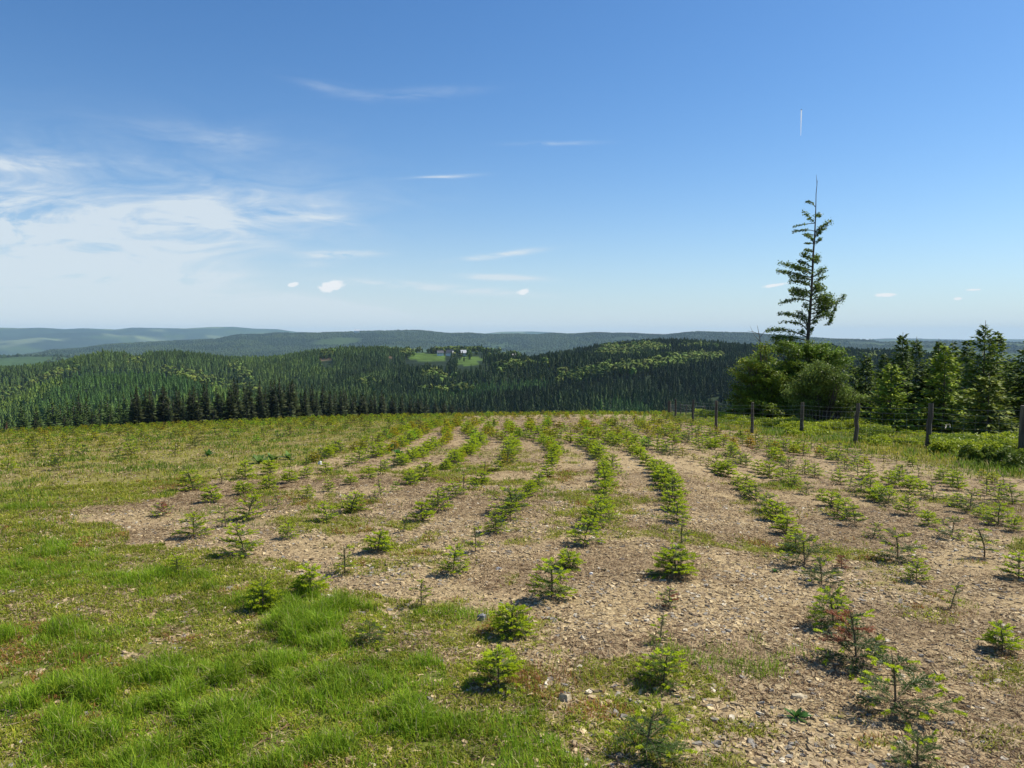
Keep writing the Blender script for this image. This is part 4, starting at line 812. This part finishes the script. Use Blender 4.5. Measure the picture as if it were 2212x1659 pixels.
# ------------------------------------------------------------------ fir saplings
def sapling(kind, seed, coarse=False):
    """stem, needles, fresh shoots and dead needles of one small fir, about 0.28 m tall"""
    r_ = np.random.default_rng(seed); h = {'b': .24, 'm': .28, 't': .30, 'd': .27, 'r': .28, 'x': .24}[kind]
    st = Buf(); zz = np.linspace(-.02, h * .96, 6); lean = r_.normal(0, .10, 2); SP = np.stack([lean[0] * zz * (zz / h), lean[1] * zz * (zz / h), zz], -1)
    st.add(*tube(SP, np.array([.0055, .005, .0045, .0038, .003, .0018]), 6 if not coarse else 3))
    nd_, sh, dd = [], [], []         # needle records: base, direction, length, width
    def twig(P0, D, Ln, target, step, nl, wd, rnd=.0, ring=False):
        D = D / np.linalg.norm(D); n = max(2, int(Ln / step)); side = np.cross(D, [0, 0, 1.]); side /= np.linalg.norm(side) + 1e-9; upv = np.cross(side, D)
        for i in range(n):
            s = (i + r_.random()) / n; P = P0 + D * Ln * s
            for sg in ((-1, 1, 0) if ring else (-1, 1)):
                if sg == 0: nv = D * .5 + upv * r_.uniform(.4, 1.0) + side * r_.normal(0, .5)
                else: nv = D * .62 + side * sg * r_.uniform(.65, 1.0) + upv * r_.normal(.22, .28)
                nv /= np.linalg.norm(nv); target.append((P, nv, nl * r_.uniform(.75, 1.1), wd))
        return P0 + D * Ln
    step, nl, wd = (.0038, .022, .0044) if not coarse else (.020, .030, .013)
    whorls = {'b': [(.12, 6, .52), (.32, 6, .50), (.52, 5, .40), (.74, 4, .26)], 'm': [(.14, 6, .54), (.36, 5, .50), (.60, 4, .36), (.82, 3, .2)], 't': [(.22, 4, .36), (.50, 3, .30), (.78, 2, .18)], 'd': [(.14, 5, .72), (.40, 5, .62), (.74, 4, .34)],
              'r': [(.12, 6, .62), (.34, 6, .56), (.58, 5, .42), (.80, 3, .22)], 'x': [(.15, 6, .5), (.4, 5, .42), (.66, 4, .3)]}[kind]
    tipn = {'b': 1.0, 'm': .8, 't': .6, 'd': .35, 'r': .4, 'x': 0}[kind]
    for (f, nb, Lf) in whorls:
        a0 = r_.random() * 6.28
        for i in range(nb):
            if r_.random() < .12: continue
            a = a0 + i * 6.28 / nb + r_.normal(0, .22); Lb = h * Lf * r_.uniform(.7, 1.2); el = r_.uniform(.05, .45) + f * .3; z0 = f * h; base = np.array([lean[0] * z0 * z0 / h, lean[1] * z0 * z0 / h, z0])
            D = np.array([math.cos(a) * math.cos(el), math.sin(a) * math.cos(el), math.sin(el)]); dead = kind == 'x' or (kind == 'r' and ((math.cos(a) < -.45 and f > .3) or r_.random() < .08)); tg = dd if dead else nd_
            m1 = base + D * Lb * .5; D2 = D + np.array([0, 0, -.28]); e = base
            st.add(*tube([base, m1, m1 + D2 / np.linalg.norm(D2) * Lb * .5], [.0028, .002, .001], 3)); twig(base + D * Lb * .12, D, Lb * .38, tg, step, nl, wd); e = twig(m1, D2, Lb * .5, tg, step, nl, wd); ends = [(e, D2)]
            sd_ = np.cross(D, [0, 0, 1.]); sd_ /= np.linalg.norm(sd_)
            for q in range(2 if kind != 't' else 1):
                for sg in (-1, 1):
                    s = .35 + .33 * q + r_.uniform(-.06, .06); P = base + D * Lb * s if s < .5 else m1 + D2 * Lb * (s - .5); Ds = D * .75 + sd_ * sg * .75 + np.array([0, 0, r_.uniform(-.15, .12)]); e = twig(P, Ds, Lb * r_.uniform(.26, .42) * (1.2 - q * .3), tg, step, nl * .95, wd); ends.append((e, Ds))
            if not dead:
                for (e, De) in ends:
                    if r_.random() < tipn: De = De / np.linalg.norm(De) + np.array([0, 0, r_.uniform(-.35, .25)]); twig(e, De, r_.uniform(.025, .045), sh, step * .62 if not coarse else .016, nl * .72, wd * 1.15, ring=True)
    twig(SP[2], SP[-1] - SP[2], h * .5, nd_ if kind != 'x' else dd, step * 1.3, nl * .8, wd, ring=True)
    if kind in 'bm': twig(SP[-1], np.array([.1, 0, 1.]), .02, sh, step * .7 if not coarse else .012, nl * .7, wd, ring=True)
    def quads(rec, col):
        if not rec: return None
        P = np.array([q[0] for q in rec]); D = np.array([q[1] for q in rec]); Ln = np.array([q[2] for q in rec])[:, None]; w = np.array([q[3] for q in rec])[:, None] * .5
        S = np.cross(D, np.array([0, 0, 1.]) + r_.normal(0, .35, D.shape)); S /= np.linalg.norm(S, axis=1, keepdims=True) + 1e-9; dp = np.array([0, 0, -1.]) * Ln * .10
        V_ = np.stack([P, P + D * Ln * .45 + S * w, P + D * Ln + dp, P + D * Ln * .45 - S * w], 1).reshape(-1, 3); C_ = np.array(col) * r_.uniform(.75, 1.25, (len(P), 1)); return V_, np.arange(len(V_)).reshape(-1, 4), np.repeat(C_, 4, 0)
    gcol = {'b': (.11, .175, .018), 'm': (.092, .150, .018), 't': (.075, .115, .022), 'd': (.062, .105, .021), 'r': (.050, .090, .020), 'x': (.2, .06, .03)}[kind]
    return st, quads(nd_, gcol), quads(sh, (.44, .53, .024)), quads(dd, (.24, .075, .035))
NV = {'b': 7, 'm': 9, 't': 4, 'd': 6, 'r': 2, 'x': 1}
SAP = {}; LOD = {}
for k_ in NV:
    for v_i in range(NV[k_]):
        st, nq, sq, dq = sapling(k_, 900 + ord(k_) * 7 + v_i); SAP[k_, v_i] = (st.mesh('stem', M_STEM, True), mesh_np('needles', nq[0], nq[1], M_NEEDLE, nq[2]) if nq else None, mesh_np('fresh_shoots', sq[0], sq[1], M_TIP, sq[2]) if sq else None, mesh_np('dead_needles', dq[0], dq[1], M_NEEDLE, dq[2]) if dq else None)
for k_ in 'bmtd':
    for v_i in range(2):
        st, nq, sq, dq = sapling(k_, 4000 + ord(k_) + v_i, True); b = Buf(); sv, sf, _ = st.arr(); b.add(sv, sf, (.12, .09, .05)); b.add(*nq); 
        if sq: b.add(*sq)
        LOD[k_, v_i] = b.arr()
def t1(x, y): return 329.2 + x * .248, 987.5 + y * .248
def t2(x, y): return 877.8 + x * .248, 987.5 + y * .248
def t3(x, y): return 1426.4 + x * .1984, 932.6 + y * .1984
def t4(x, y): return 1755.5 + x * .20634, 932.6 + y * .20634
def t5(x, y): return 548.6 + x * .2976, 877.8 + y * .2976
def t6(x, y): return 1097.2 + x * .2976, 877.8 + y * .2976
def dig(s):
    """'tile: x,y,height,kind ...' -> list of points in photo units"""
    out_ = []
    for seg in s.split(';'):
        nm, rest = seg.strip().split(':'); fn = dict(v=lambda x, y: (x, y), t1=t1, t2=t2, t3=t3, t4=t4)[nm]; k = dict(v=1, t1=.248, t2=.248, t3=.1984, t4=.20634)[nm]
        for w_ in rest.split(): x, y, hh, kd = w_.split(','); X, Y = fn(float(x), float(y)); out_.append((X, Y, float(hh) * k, kd))
    return out_
ROWS = [
 (dig('t1:355,285,155,m 605,230,140,t 810,185,145,m 1025,150,120,b 1200,80,90,t 1345,70,90,t'), t5, [(640, 330), (830, 300), (930, 257), (1040, 212), (1110, 175), (1200, 152), (1300, 138)]),
 (dig('t1:520,395,130,b 800,325,115,b 1020,280,110,b 1190,225,115,b 1345,180,100,m 1510,140,90,b 1600,115,70,m 1720,80,90,m'), t5, [(770, 410), (850, 385), (930, 350), (1000, 335), (1060, 300), (1150, 250), (1220, 200), (1280, 165), (1340, 142), (1450, 127)]),
 (dig('t1:90,520,110,r 360,690,190,m 835,545,195,m 1090,450,135,t 1345,365,105,m 1535,300,95,m 1725,240,90,b 1890,185,110,m 2030,120,90,m'), t5, [(1010, 440), (1100, 420), (1170, 385), (1240, 350), (1310, 300), (1380, 275), (1415, 245), (1390, 200), (1420, 165), (1500, 138)]),
 (dig('t1:225,1000,150,m 795,840,230,m 1180,705,130,m 1520,560,150,m 1730,485,165,m 1940,400,110,t 2120,300,80,m; t2:35,240,120,m 145,200,150,m 240,150,70,m 340,110,90,b'), t5, [(1420, 430), (1470, 390), (1530, 370), (1590, 340), (1620, 300), (1640, 265), (1600, 235), (1557, 205), (1545, 175), (1590, 147), (1650, 125)]),
 (dig('t1:965,1310,230,b 1380,1180,250,b 1675,1000,245,t 1960,820,180,b 2190,660,150,t; t2:145,560,170,b 280,480,170,m 435,370,150,m 580,290,100,m 650,240,110,b 720,160,60,d 780,130,90,m 860,90,80,m'), t5, [(1840, 405), (1870, 350), (1885, 300), (1860, 265), (1770, 240), (1710, 205), (1690, 172), (1750, 145)]),
 (dig('t1:1890,1600,180,d; t2:130,1275,250,t 410,1000,235,m 600,820,240,t 780,655,180,m 905,550,160,m 960,440,160,b 1080,310,100,m 1155,260,120,m 1230,180,90,b 1270,90,90,b'), t6, [(338, 400), (345, 345), (310, 300), (235, 258), (120, 235), (50, 205), (10, 175), (0, 140)]),
 (dig('v:1077,1482,74,b; t2:910,1540,270,b 1265,1220,320,m 1430,960,170,b 1550,750,220,m 1640,620,210,m 1740,490,100,m 1720,400,100,m 1740,320,110,b 1745,250,100,b 1745,180,90,m 1740,100,90,m 1690,60,70,b'), t6, [(650, 365), (635, 340), (600, 310), (520, 285), (420, 255), (340, 232), (250, 205), (180, 185), (150, 160), (165, 128)]),
 (dig('v:1394,1632,100,d 1434,1477,74,m 1426,1390,62,t 1446,1314,42,r; t3:170,1570,330,b 220,1260,300,t 180,990,210,m 150,860,220,b 100,640,200,b 40,540,170,b; v:1413,1016,23,m 1388,1000,18,m'), t6, [(910, 340), (840, 300), (760, 275), (690, 252), (600, 222), (540, 200), (440, 180), (310, 168), (280, 148), (295, 122)]),
 (dig('v:1934,1532,112,d 1849,1432,108,r 1801,1349,72,m; t3:1760,1650,260,d 1570,1460,300,d 1475,1290,200,m 1370,1110,190,b 1245,950,210,b 1155,800,150,t 1045,750,170,d 965,710,160,m 840,590,110,m 735,495,170,b 650,460,150,b 520,380,90,m 440,370,90,t 360,330,80,m 240,290,100,m'), t6, [(1200, 350), (1050, 310), (900, 262), (720, 205), (570, 168), (550, 142), (540, 118)]),
 (dig('v:1981,1662,75,d 2054,1314,48,t 1979,1254,40,m; t4:890,1330,270,d 640,1100,130,d; t3:2120,1020,190,d 1925,890,180,d 1765,750,110,m 1590,690,120,d 1460,610,120,m 1320,540,130,m 1185,500,170,b 1060,445,130,m 930,390,130,m 820,330,60,m 750,240,60,m'), t6, [(1600, 344), (1450, 300), (1250, 250), (1050, 215), (900, 190), (780, 160), (700, 128)]),
 (dig('v:2166,1407,50,b 2201,1252,46,m; t4:1800,1310,280,t 1455,1120,190,d 1210,990,140,b 1000,880,170,m 790,785,140,d 595,690,190,m 390,595,120,t; t3:1875,550,130,t 1680,500,130,m 1500,430,60,m 1340,370,70,d 1210,280,90,b 1050,240,70,d'), t6, [(1560, 300), (1350, 245), (1150, 210), (1000, 170), (910, 124)]),
 (dig('t4:2105,1050,130,m 1790,910,110,m 1515,800,120,m 1265,720,150,d 1010,625,140,b 790,550,120,m 590,500,150,m 400,430,80,t 190,300,60,m'), t6, [(1800, 310), (1700, 285), (1450, 230), (1250, 190), (1120, 150), (1040, 122)]),
 (dig('t4:2090,765,160,m 1820,670,170,t 1525,610,160,m 1330,500,90,m 1110,470,120,t 915,440,80,m 740,400,70,t 540,360,90,b 345,320,60,b'), t6, [(1850, 290), (1650, 245), (1450, 205), (1350, 185)]),
 (dig('t4:2000,580,110,d 1770,500,90,m 1480,450,80,d 1240,400,60,d 1040,360,80,b 500,270,70,d'), t6, [(2000, 290), (1800, 250), (1650, 225)])]
allp = []            # (px, py, hpx or None, kind, row, x, y, z, r)
def put(px_, py_, hp, kd, rw):
    x, y, z, r = [float(q) for q in ground_at(px_, py_)]; allp.append([px_, py_, hp, kd, rw, x, y, z, r])
rk = np.random.default_rng(12)
for ri, (near, fn, poly) in enumerate(ROWS):
    for (X, Y, hh, kd) in near:
        put(X, Y, hh, kd, ri)
        if len(allp) > 1 and allp[-2][4] == ri and Y < 1125:
            A_, B_ = allp[-2], allp[-1]; gap = math.hypot(A_[5] - B_[5], A_[6] - B_[6]); m_ = int(gap / .37)
            for q in range(1, m_):
                t = q / m_; x = A_[5] * (1 - t) + B_[5] * t + rk.normal(0, .03); y = A_[6] * (1 - t) + B_[6] * t + rk.normal(0, .03); z = float(H(x, y)); qx, qy = proj(x, y, z)
                if rk.random() < .85 and ri > 1: allp.insert(-1, [float(qx), float(qy), None, rk.choice(list('bmmdt')), ri, x, y, z, math.hypot(x, y)])
    P = [fn(*q) for q in poly]; G = np.array([[float(v_) for v_ in ground_at(*q)[:2]] for q in P]); last = np.array(allp[-1][5:7]); G = np.vstack([last, G]); seg = np.hypot(*np.diff(G, axis=0).T); cum = np.concatenate([[0], np.cumsum(seg)]); s = .55
    while s < cum[-1]:
        x = np.interp(s, cum, G[:, 0]) + rk.normal(0, .03); y = np.interp(s, cum, G[:, 1]) + rk.normal(0, .03)
        if rk.random() > .06:
            z = float(H(x, y)); qx, qy = proj(x, y, z); allp.append([float(qx), float(qy), None, rk.choice(list('bbbbmmmmdt')), ri, x, y, z, math.hypot(x, y)])
        s += rk.uniform(.30, .40)
ex = np.array([[a[5], a[6]] for a in allp])
def scatter(n, polyg, rmin, rmax, dmin, kinds_, row):
    global ex
    az_ = rk.uniform(rad(-36), rad(36), n); rr = np.sqrt(rk.uniform(rmin ** 2, rmax ** 2, n)); x = rr * np.sin(az_); y = rr * np.cos(az_); z = H(x, y); qx, qy = proj(x, y, z); ok = inpoly(qx, qy, polyg)
    for i in np.where(ok)[0]:
        if np.min((ex[:, 0] - x[i]) ** 2 + (ex[:, 1] - y[i]) ** 2) < dmin ** 2: continue
        ex = np.vstack([ex, [x[i], y[i]]]); allp.append([float(qx[i]), float(qy[i]), None, rk.choice(list(kinds_)), row, x[i], y[i], float(z[i]), float(rr[i])])
scatter(7000, [(-60, 905), (600, 895), (880, 905), (900, 925), (560, 960), (420, 985), (180, 1015), (-60, 1030)], 14, 60, .80, 'mmdddt', 90)
scatter(9000, [(-60, 880), (1450, 880), (1460, 912), (1200, 906), (900, 912), (600, 925), (-60, 935)], 26, 62, .62, 'bbmmdt', 91)
scatter(4000, [(1350, 908), (1470, 912), (1560, 945), (1850, 985), (2212, 1040), (2212, 1090), (1900, 1080), (1500, 985), (1330, 930)], 12, 45, .62, 'mmdbt', 92)
allp = [a for a in allp if not (a[4] in (91, 92) and inpoly(np.array([a[0]]), np.array([a[1]]), [(1460, 880), (1460, 905), (1560, 932), (1740, 946), (1860, 968), (2010, 985), (2300, 1010), (2300, 880)])[0])]
def hgt(a):
    base = {'b': .24, 'm': .28, 't': .30, 'd': .27, 'r': .28, 'x': .24}[a[3]]
    if a[2]: return a[2] / 1640 * a[8] * 1.12
    return base * (.85 + .35 * ((a[5] * 7.13 + a[6] * 3.7) % 1)) * (.85 if a[4] == 91 else 1)
allp.sort(key=lambda a: -(hgt(a) / a[8]))
ind, rest = allp[:298], allp[298:]
LOOK = {'b': ['bushy bright green', 'full lime-tipped', 'dense low bright', 'rounded fresh green'], 'm': ['evenly tiered green', 'open-branched green', 'straight green', 'wide two-tiered green', 'mid-green'], 't': ['thin bare-stemmed', 'spindly sparse', 'slim upright'], 'd': ['dark green flat-branched', 'dull dark', 'dark wide-armed', 'dark compact'], 'r': ['partly red-browned', 'half-dead rust-red'], 'x': ['dead red']}
rowof = {}
for a in ind: rowof.setdefault(a[4], []).append(a)
made = {}
def make_sapling(a, vi, label, group):
    kd = a[3]; x, y, z = a[5:8]; s = hgt(a) / {'b': .24, 'm': .28, 't': .30, 'd': .27, 'r': .28, 'x': .24}[kd]; root = empty('fir_sapling', (x, y, z - .004), float(rk.uniform(0, 6.28))); ws = s * float(rk.uniform(1.0, 1.25)); root.scale = (ws, ws, s); root.rotation_euler = (float(rk.normal(0, .05)), float(rk.normal(0, .05)), root.rotation_euler.z)
    for nm_, me_ in zip(('stem', 'needles', 'fresh_shoots', 'dead_needles'), SAP[kd, vi]):
        if me_: link(nm_, me_, root)
    tag(root, label, 'sapling', group)
for rw, L_ in rowof.items():
    L_.sort(key=lambda a: -a[1])
    if rw < 50:
        for q, a in enumerate(L_):
            vi = int(rk.integers(0, NV[a[3]])); make_sapling(a, vi, f'{LOOK[a[3]][vi % len(LOOK[a[3]])]} fir sapling, {ordn(q + 1)} from the near end of the {ordn(rw + 1)} row', 'fir saplings planted in rows')
    else:
        L_.sort(key=lambda a: a[0]); where = {90: 'in the grassy left bed', 91: 'in the crest belt', 92: 'in the bed beside the fence'}[rw]
        for q, a in enumerate(L_):
            vi = int(rk.integers(0, NV[a[3]])); make_sapling(a, vi, f'{LOOK[a[3]][vi % len(LOOK[a[3]])]} fir sapling {where}, {ordn(q + 1)} from the left', 'fir saplings planted in rows')
a = [0, 0, 30 * 1.0, 'x', 99, *[float(q) for q in ground_at(*t4(300, 1420))]]
make_sapling(a, 0, 'dead rust-red fir sapling lying across a twig among green ones', 'fir saplings planted in rows')
a = [0, 0, 15., 'x', 99, *[float(q) for q in ground_at(1624, 978)]]; make_sapling(a, 0, 'small dead red sapling in the bed near the fence', 'fir saplings planted in rows')
fb = Buf()
groups = {}
for a in rest: groups.setdefault((a[3] if a[3] in 'bmtd' else 'm', int(rk.integers(0, 2))), []).append(a)
for key, L_ in groups.items():
    tv, tf, tcc = LOD[key]; P = np.array([[a[5], a[6], a[7]] for a in L_]); s = np.array([hgt(a) for a in L_]) / {'b': .24, 'm': .28, 't': .30, 'd': .27}[key[0]]
    v_, f_, c_ = inst(tv, tf, tcc, P, rotz(rk.uniform(0, 6.28, len(P))), np.stack([s * 1.05, s * 1.05, s], -1), rk.uniform(.6, 1.05, (len(P), 3)) * [1.1, 1, 1]); fb.add(v_, f_, c_)
tag(link('distant_saplings', fb.mesh('distant_saplings', M_TIP)), 'hundreds of small fir saplings receding to the crest of the field', 'saplings', kind='stuff')
print('saplings', len(ind), len(rest))

# ------------------------------------------------------------------ grass, weeds, straw and stones on the field
def sample_ground(n, rmin, rmax, azm=44, power=2.0):
    az_ = rng.uniform(rad(-azm), rad(azm), n); u = rng.random(n); r_ = (rmin ** (power) + u * (rmax ** power - rmin ** power)) ** (1 / power); x = r_ * np.sin(az_); y = r_ * np.cos(az_); return x, y, r_
def blades(x, y, z, hgt_, wid, lean, col):
    n = len(x); a_ = rng.uniform(0, 6.28, n); d = np.stack([np.cos(a_), np.sin(a_), np.zeros(n)], -1); b_ = a_ + rng.normal(1.57, .5, n); s = np.stack([np.cos(b_), np.sin(b_), np.zeros(n)], -1) * wid[:, None] / 2
    P = np.stack([x, y, z - .003], -1); h1 = hgt_[:, None] * [0, 0, 1.]; M_ = P + h1 * .55 + d * (hgt_ * lean * .30)[:, None]; T_ = P + h1 * (1 - .35 * lean[:, None] ** 2) + d * (hgt_ * lean)[:, None]
    V_ = np.stack([P - s, P + s, M_ + s * .75, M_ - s * .75, T_], 1).reshape(-1, 3); i = np.arange(n) * 5; F4 = np.stack([i, i + 1, i + 2, i + 3], -1); F3 = np.stack([i + 3, i + 2, i + 4], -1); return V_, [F4, F3], np.repeat(col, 5, 0)
def grass_layer(name, label, n, rmin, rmax, fn, power=2.0):
    x, y, r_ = sample_ground(n, rmin, rmax, power=power); z = H(x, y); V_, F_, C_ = fn(x, y, z, r_); tag(link(name, mesh_np(name, V_, F_, M_GRASS, C_)), label, 'grass', kind='stuff'); print(name, len(C_) // 5)
def gcolour(n, base, yel, amt): t = np.clip(rng.beta(1.2, 2.2, n) * amt * 2, 0, 1)[:, None]; return (np.array(base) * (1 - t) + np.array(yel) * t) * rng.uniform(.7, 1.3, (n, 1))
def near_lush(x, y, z, r_):
    ls, sh_, li = cover(x, y, z); tuft = fbm(x / .16, y / .16, 101, 2); big = fbm(x / .8, y / .8, 102, 3); p_ = ls * np.clip((tuft - .28) * 4, .15, 1) * np.clip((big - .30) * 4, .3, 1); k = rng.random(len(x)) < p_
    x, y, z, t_, b_, lk_ = x[k], y[k], z[k], tuft[k], big[k], ls[k]; n = len(x); h = (.03 + .12 * np.clip((t_ - .35) * 2.5, .1, 1) * np.clip((b_ - .35) * 4, .3, 1)) * rng.uniform(.5, 1.35, n) * np.clip(lk_ * 1.3, .45, 1)
    col = gcolour(n, (.17, .31, .018), (.36, .40, .035), .40); m = rng.random(n) < .055; col[m] = (.45, .38, .2); return blades(x, y, z, h, rng.uniform(.0025, .0060, n), np.abs(rng.normal(.5, .3, n)), col)
grass_layer('grass', 'lush green tufts of grass in the near corner of the field', 1500000, 2.3, 12, near_lush, 1.35)
def near_short(x, y, z, r_):
    ls, sh_, li = cover(x, y, z); f = fbm(x / .11, y / .11, 111, 2); k = rng.random(len(x)) < sh_ * np.clip((f - .30) * 3.5, .04, 1); x, y, z, f, r_ = x[k], y[k], z[k], f[k], r_[k]; n = len(x); yl = fbm(x / .5, y / .5, 112, 3)
    col = gcolour(n, (.20, .27, .022), (.42, .38, .055), .55); col *= (1 + .5 * (yl - .5))[:, None]; m = rng.random(n) < .06; col[m] = (.42, .33, .18); m = (fbm(x / .45 + 4, y / .45, 113, 3) > .66) & (rng.random(n) < .5); col[m] = (.34, .17, .06)
    return blades(x, y, z, rng.uniform(.010, .032, n) * (1 + r_ / 18), rng.uniform(.003, .006, n) * (1 + r_ / 10), np.abs(rng.normal(.7, .3, n)), col)
grass_layer('short_grass', 'short yellowish grass and moss between the stones', 1280000, 2.3, 14, near_short, 1.3)
def mid_grass(x, y, z, r_):
    ls, sh_, li = cover(x, y, z); qx, qy = proj(x, y, z); fg = inpoly(qx, qy, FENCEG); f = fbm(x / .5, y / .5, 121, 3); k = rng.random(len(x)) < np.maximum(ls, sh_ * np.clip((f - .25) * 3, .1, 1)); x, y, z, f, r_, fg, ls = x[k], y[k], z[k], f[k], r_[k], fg[k], ls[k]; n = len(x)
    col = gcolour(n, (.23, .26, .025), (.44, .37, .07), .6); gm = (f > .60) | (ls > .4); col[gm] = gcolour(gm.sum(), (.13, .22, .022), (.28, .30, .045), .3); m = rng.random(n) < .06; col[m] = (.42, .33, .18)
    h = rng.uniform(.03, .075, n) * np.where(gm, 1.4, 1) * np.where(fg, 2.2, 1); return blades(x, y, z, h, rng.uniform(.008, .016, n) * (r_ / 14), np.abs(rng.normal(.5, .3, n)), col)
grass_layer('field_grass', 'yellow-green grass covering the far and fence sides of the field', 700000, 9, 70, mid_grass, 1.1)

def flat_chip(seed):
    r_ = np.random.default_rng(seed); n = 6; an = np.arange(n) * 6.28 / n + r_.normal(0, .2, n); ra = r_.uniform(.65, 1.1, n); el = r_.uniform(.55, .85); bot = np.stack([np.cos(an) * ra, np.sin(an) * ra * el, np.full(n, -.12)], -1); top = bot * [.86, .84, 1]; top[:, 2] = .14 + r_.uniform(-.05, .05, n)
    i = np.arange(n); j = (i + 1) % n; return np.vstack([bot, top]), [np.stack([i, j, j + n, i + n], -1), np.array([[n, n + 1, n + 2, n + 3], [n, n + 3, n + 4, n + 5]])], np.ones((2 * n, 3))
CH = [flat_chip(s) for s in range(8)]
def chips(name, label, n, rmin, rmax, smin, smax, power):
    x, y, r_ = sample_ground(n, rmin, rmax, power=power); z = H(x, y); ls, sh_, li = cover(x, y, z); f = fbm(x / .35, y / .35, 131, 3); k = rng.random(n) < (1 - .85 * np.maximum(ls, .75 * sh_)) * (1 - .5 * li) * np.clip((f - .25) * 3, .15, 1); x, y, z = x[k], y[k], z[k]; n = len(x); b = Buf(); pk = rng.integers(0, 8, n)
    for t in range(8):
        s_ = np.where(pk == t)[0]; m_ = len(s_); R_ = rot_tilt(rng.uniform(0, 6.28, m_), rng.normal(0, .22, m_), rng.normal(0, .22, m_)); sc = smin + (smax - smin) * rng.random(m_) ** 3.2; tn = rng.random((m_, 1)); col = (np.array([.62, .49, .29]) * (1 - tn) + np.array([.30, .22, .14]) * tn) * rng.uniform(.75, 1.2, (m_, 1)); wq = rng.random(m_) < .06; col[wq] = (.62, .56, .46); gq = rng.random(m_) < .10; col[gq] = (.27, .25, .23)
        v_, f_, c_ = inst(CH[t][0], CH[t][1], CH[t][2], np.stack([x[s_], y[s_], z[s_] + sc * .10], -1), R_, sc, col); b.add(v_, f_, c_)
    tag(link(name, b.mesh(name, M_STONE)), label, 'stones', kind='stuff'); print(name, n)
chips('stone_chips', 'flat tan stone chips littering the soil in front', 152000, 2.3, 11, .007, .036, 1.3)
chips('scattered_stones', 'small pale stones scattered over the farther soil', 46000, 9, 32, .012, .04, 1.2)
def straw(n, rmin, rmax, power, wmul, name, label):
    x, y, r_ = sample_ground(n, rmin, rmax, power=power); z = H(x, y); ls, sh_, li = cover(x, y, z); k = rng.random(n) < np.clip(li * 1.1 + .28, 0, 1) * (1 - .7 * ls); x, y, z, r_ = x[k], y[k], z[k], r_[k]; n = len(x); a_ = rng.uniform(0, 6.28, n); L_ = rng.uniform(.02, .075, n) * wmul; d = np.stack([np.cos(a_), np.sin(a_), rng.normal(.05, .12, n)], -1) * L_[:, None]; b_ = a_ + 1.57; s = np.stack([np.cos(b_), np.sin(b_), rng.normal(0, .5, n)], -1) * (rng.uniform(.0012, .0028, n) * wmul)[:, None]; P = np.stack([x, y, z + rng.uniform(.002, .010, n)], -1); bend = np.stack([np.cos(b_), np.sin(b_), 0 * b_], -1) * (L_ * rng.normal(0, .15, n))[:, None]
    V_ = np.stack([P - s, P + s, P + d * .5 + bend + s + [0, 0, .004], P + d * .5 + bend - s + [0, 0, .004], P + d], 1).reshape(-1, 3); i = np.arange(n) * 5; col = np.where(rng.random((n, 1)) < .45, np.array([[.42, .32, .19]]), np.array([[.16, .10, .055]])) * rng.uniform(.7, 1.25, (n, 1)); tag(link(name, mesh_np(name, V_, [np.stack([i, i + 1, i + 2, i + 3], -1), np.stack([i + 3, i + 2, i + 4], -1)], M_DRY, np.repeat(col, 5, 0))), label, 'straw', kind='stuff'); print(name, n)
straw(350000, 2.3, 13, 1.35, 1.0, 'dry_litter', 'dead grass litter and straw lying on the soil')
straw(128000, 11, 34, 1.2, 2.2, 'far_litter', 'brown dead litter between the farther rows')
def sorrel():
    V3 = []; b = Buf(); x0, y0, z0, r0 = [float(q) for q in ground_at(1172, 1468)]; n = 420; x = x0 + rng.normal(0, .15, n); y = y0 + rng.normal(0, .11, n); z = H(x, y); col = np.array([.34, .15, .06]) * rng.uniform(.6, 1.35, (n, 1)); gm = rng.random(n) < .3; col[gm] = (.15, .2, .05); V_, F_, C_ = blades(x, y, z, rng.uniform(.02, .10, n), rng.uniform(.002, .0035, n), np.abs(rng.normal(.4, .25, n)), col); tag(link('red_sorrel', mesh_np('red_sorrel', V_, F_, M_GRASS, C_)), 'patch of fine reddish sorrel stalks beside a bright bushy sapling', 'weeds', kind='stuff')
sorrel()
def dock(px_, py_, sz, label, seed, col=(.07, .17, .03)):
    r_ = np.random.default_rng(seed); x, y, z, r = [float(q) for q in ground_at(px_, py_)]; n = 16; fb = Buf()
    for q in range(n):
        a_ = r_.uniform(0, 6.28); el = r_.uniform(.4, 1.3); L_ = sz * r_.uniform(.6, 1.1); d = np.array([math.cos(a_) * math.cos(el), math.sin(a_) * math.cos(el), math.sin(el)]); s = np.array([-math.sin(a_), math.cos(a_), 0]); w = L_ * .16; P = [np.zeros(3) + d * L_ * t - np.array([0, 0, 1]) * L_ * .35 * t * t for t in (0, .25, .55, .85, 1.1)]; ww = [.1, .7, 1, .6, .02]; V_ = []
        for P_, w_ in zip(P, ww): V_ += [P_ - s * w * w_, P_ + s * w * w_]
        fb.add(V_, np.array([[2 * i, 2 * i + 1, 2 * i + 3, 2 * i + 2] for i in range(4)]), np.array(col) * r_.uniform(.7, 1.3))
    tag(link('dock_plant', fb.mesh('dock_plant', M_LEAF), None, (x, y, z)), label, 'weed', 'broad-leaved weeds in the grass')
dock(842, 975, .30, 'dark green dock plant, leaves upright, in the grassy left bed', 1); dock(862, 985, .25, 'second dock plant just right of the darkest one', 2); dock(560, 1001, .30, 'pale broad-leaved weed above the first row, leftmost of three', 3, (.16, .26, .06)); dock(590, 997, .28, 'pale broad-leaved weed above the first row, middle of three', 4, (.16, .26, .06)); dock(625, 993, .28, 'pale broad-leaved weed above the first row, third of three', 5, (.16, .26, .06)); dock(1720, 1555, .09, 'small dark green rosette on bare soil near the lowest saplings', 6)
dock(450, 985, .28, 'broad dark green dock plant at the edge of the left bed', 7); dock(1675, 1235, .06, 'tiny green rosette between the eighth and ninth rows', 8)
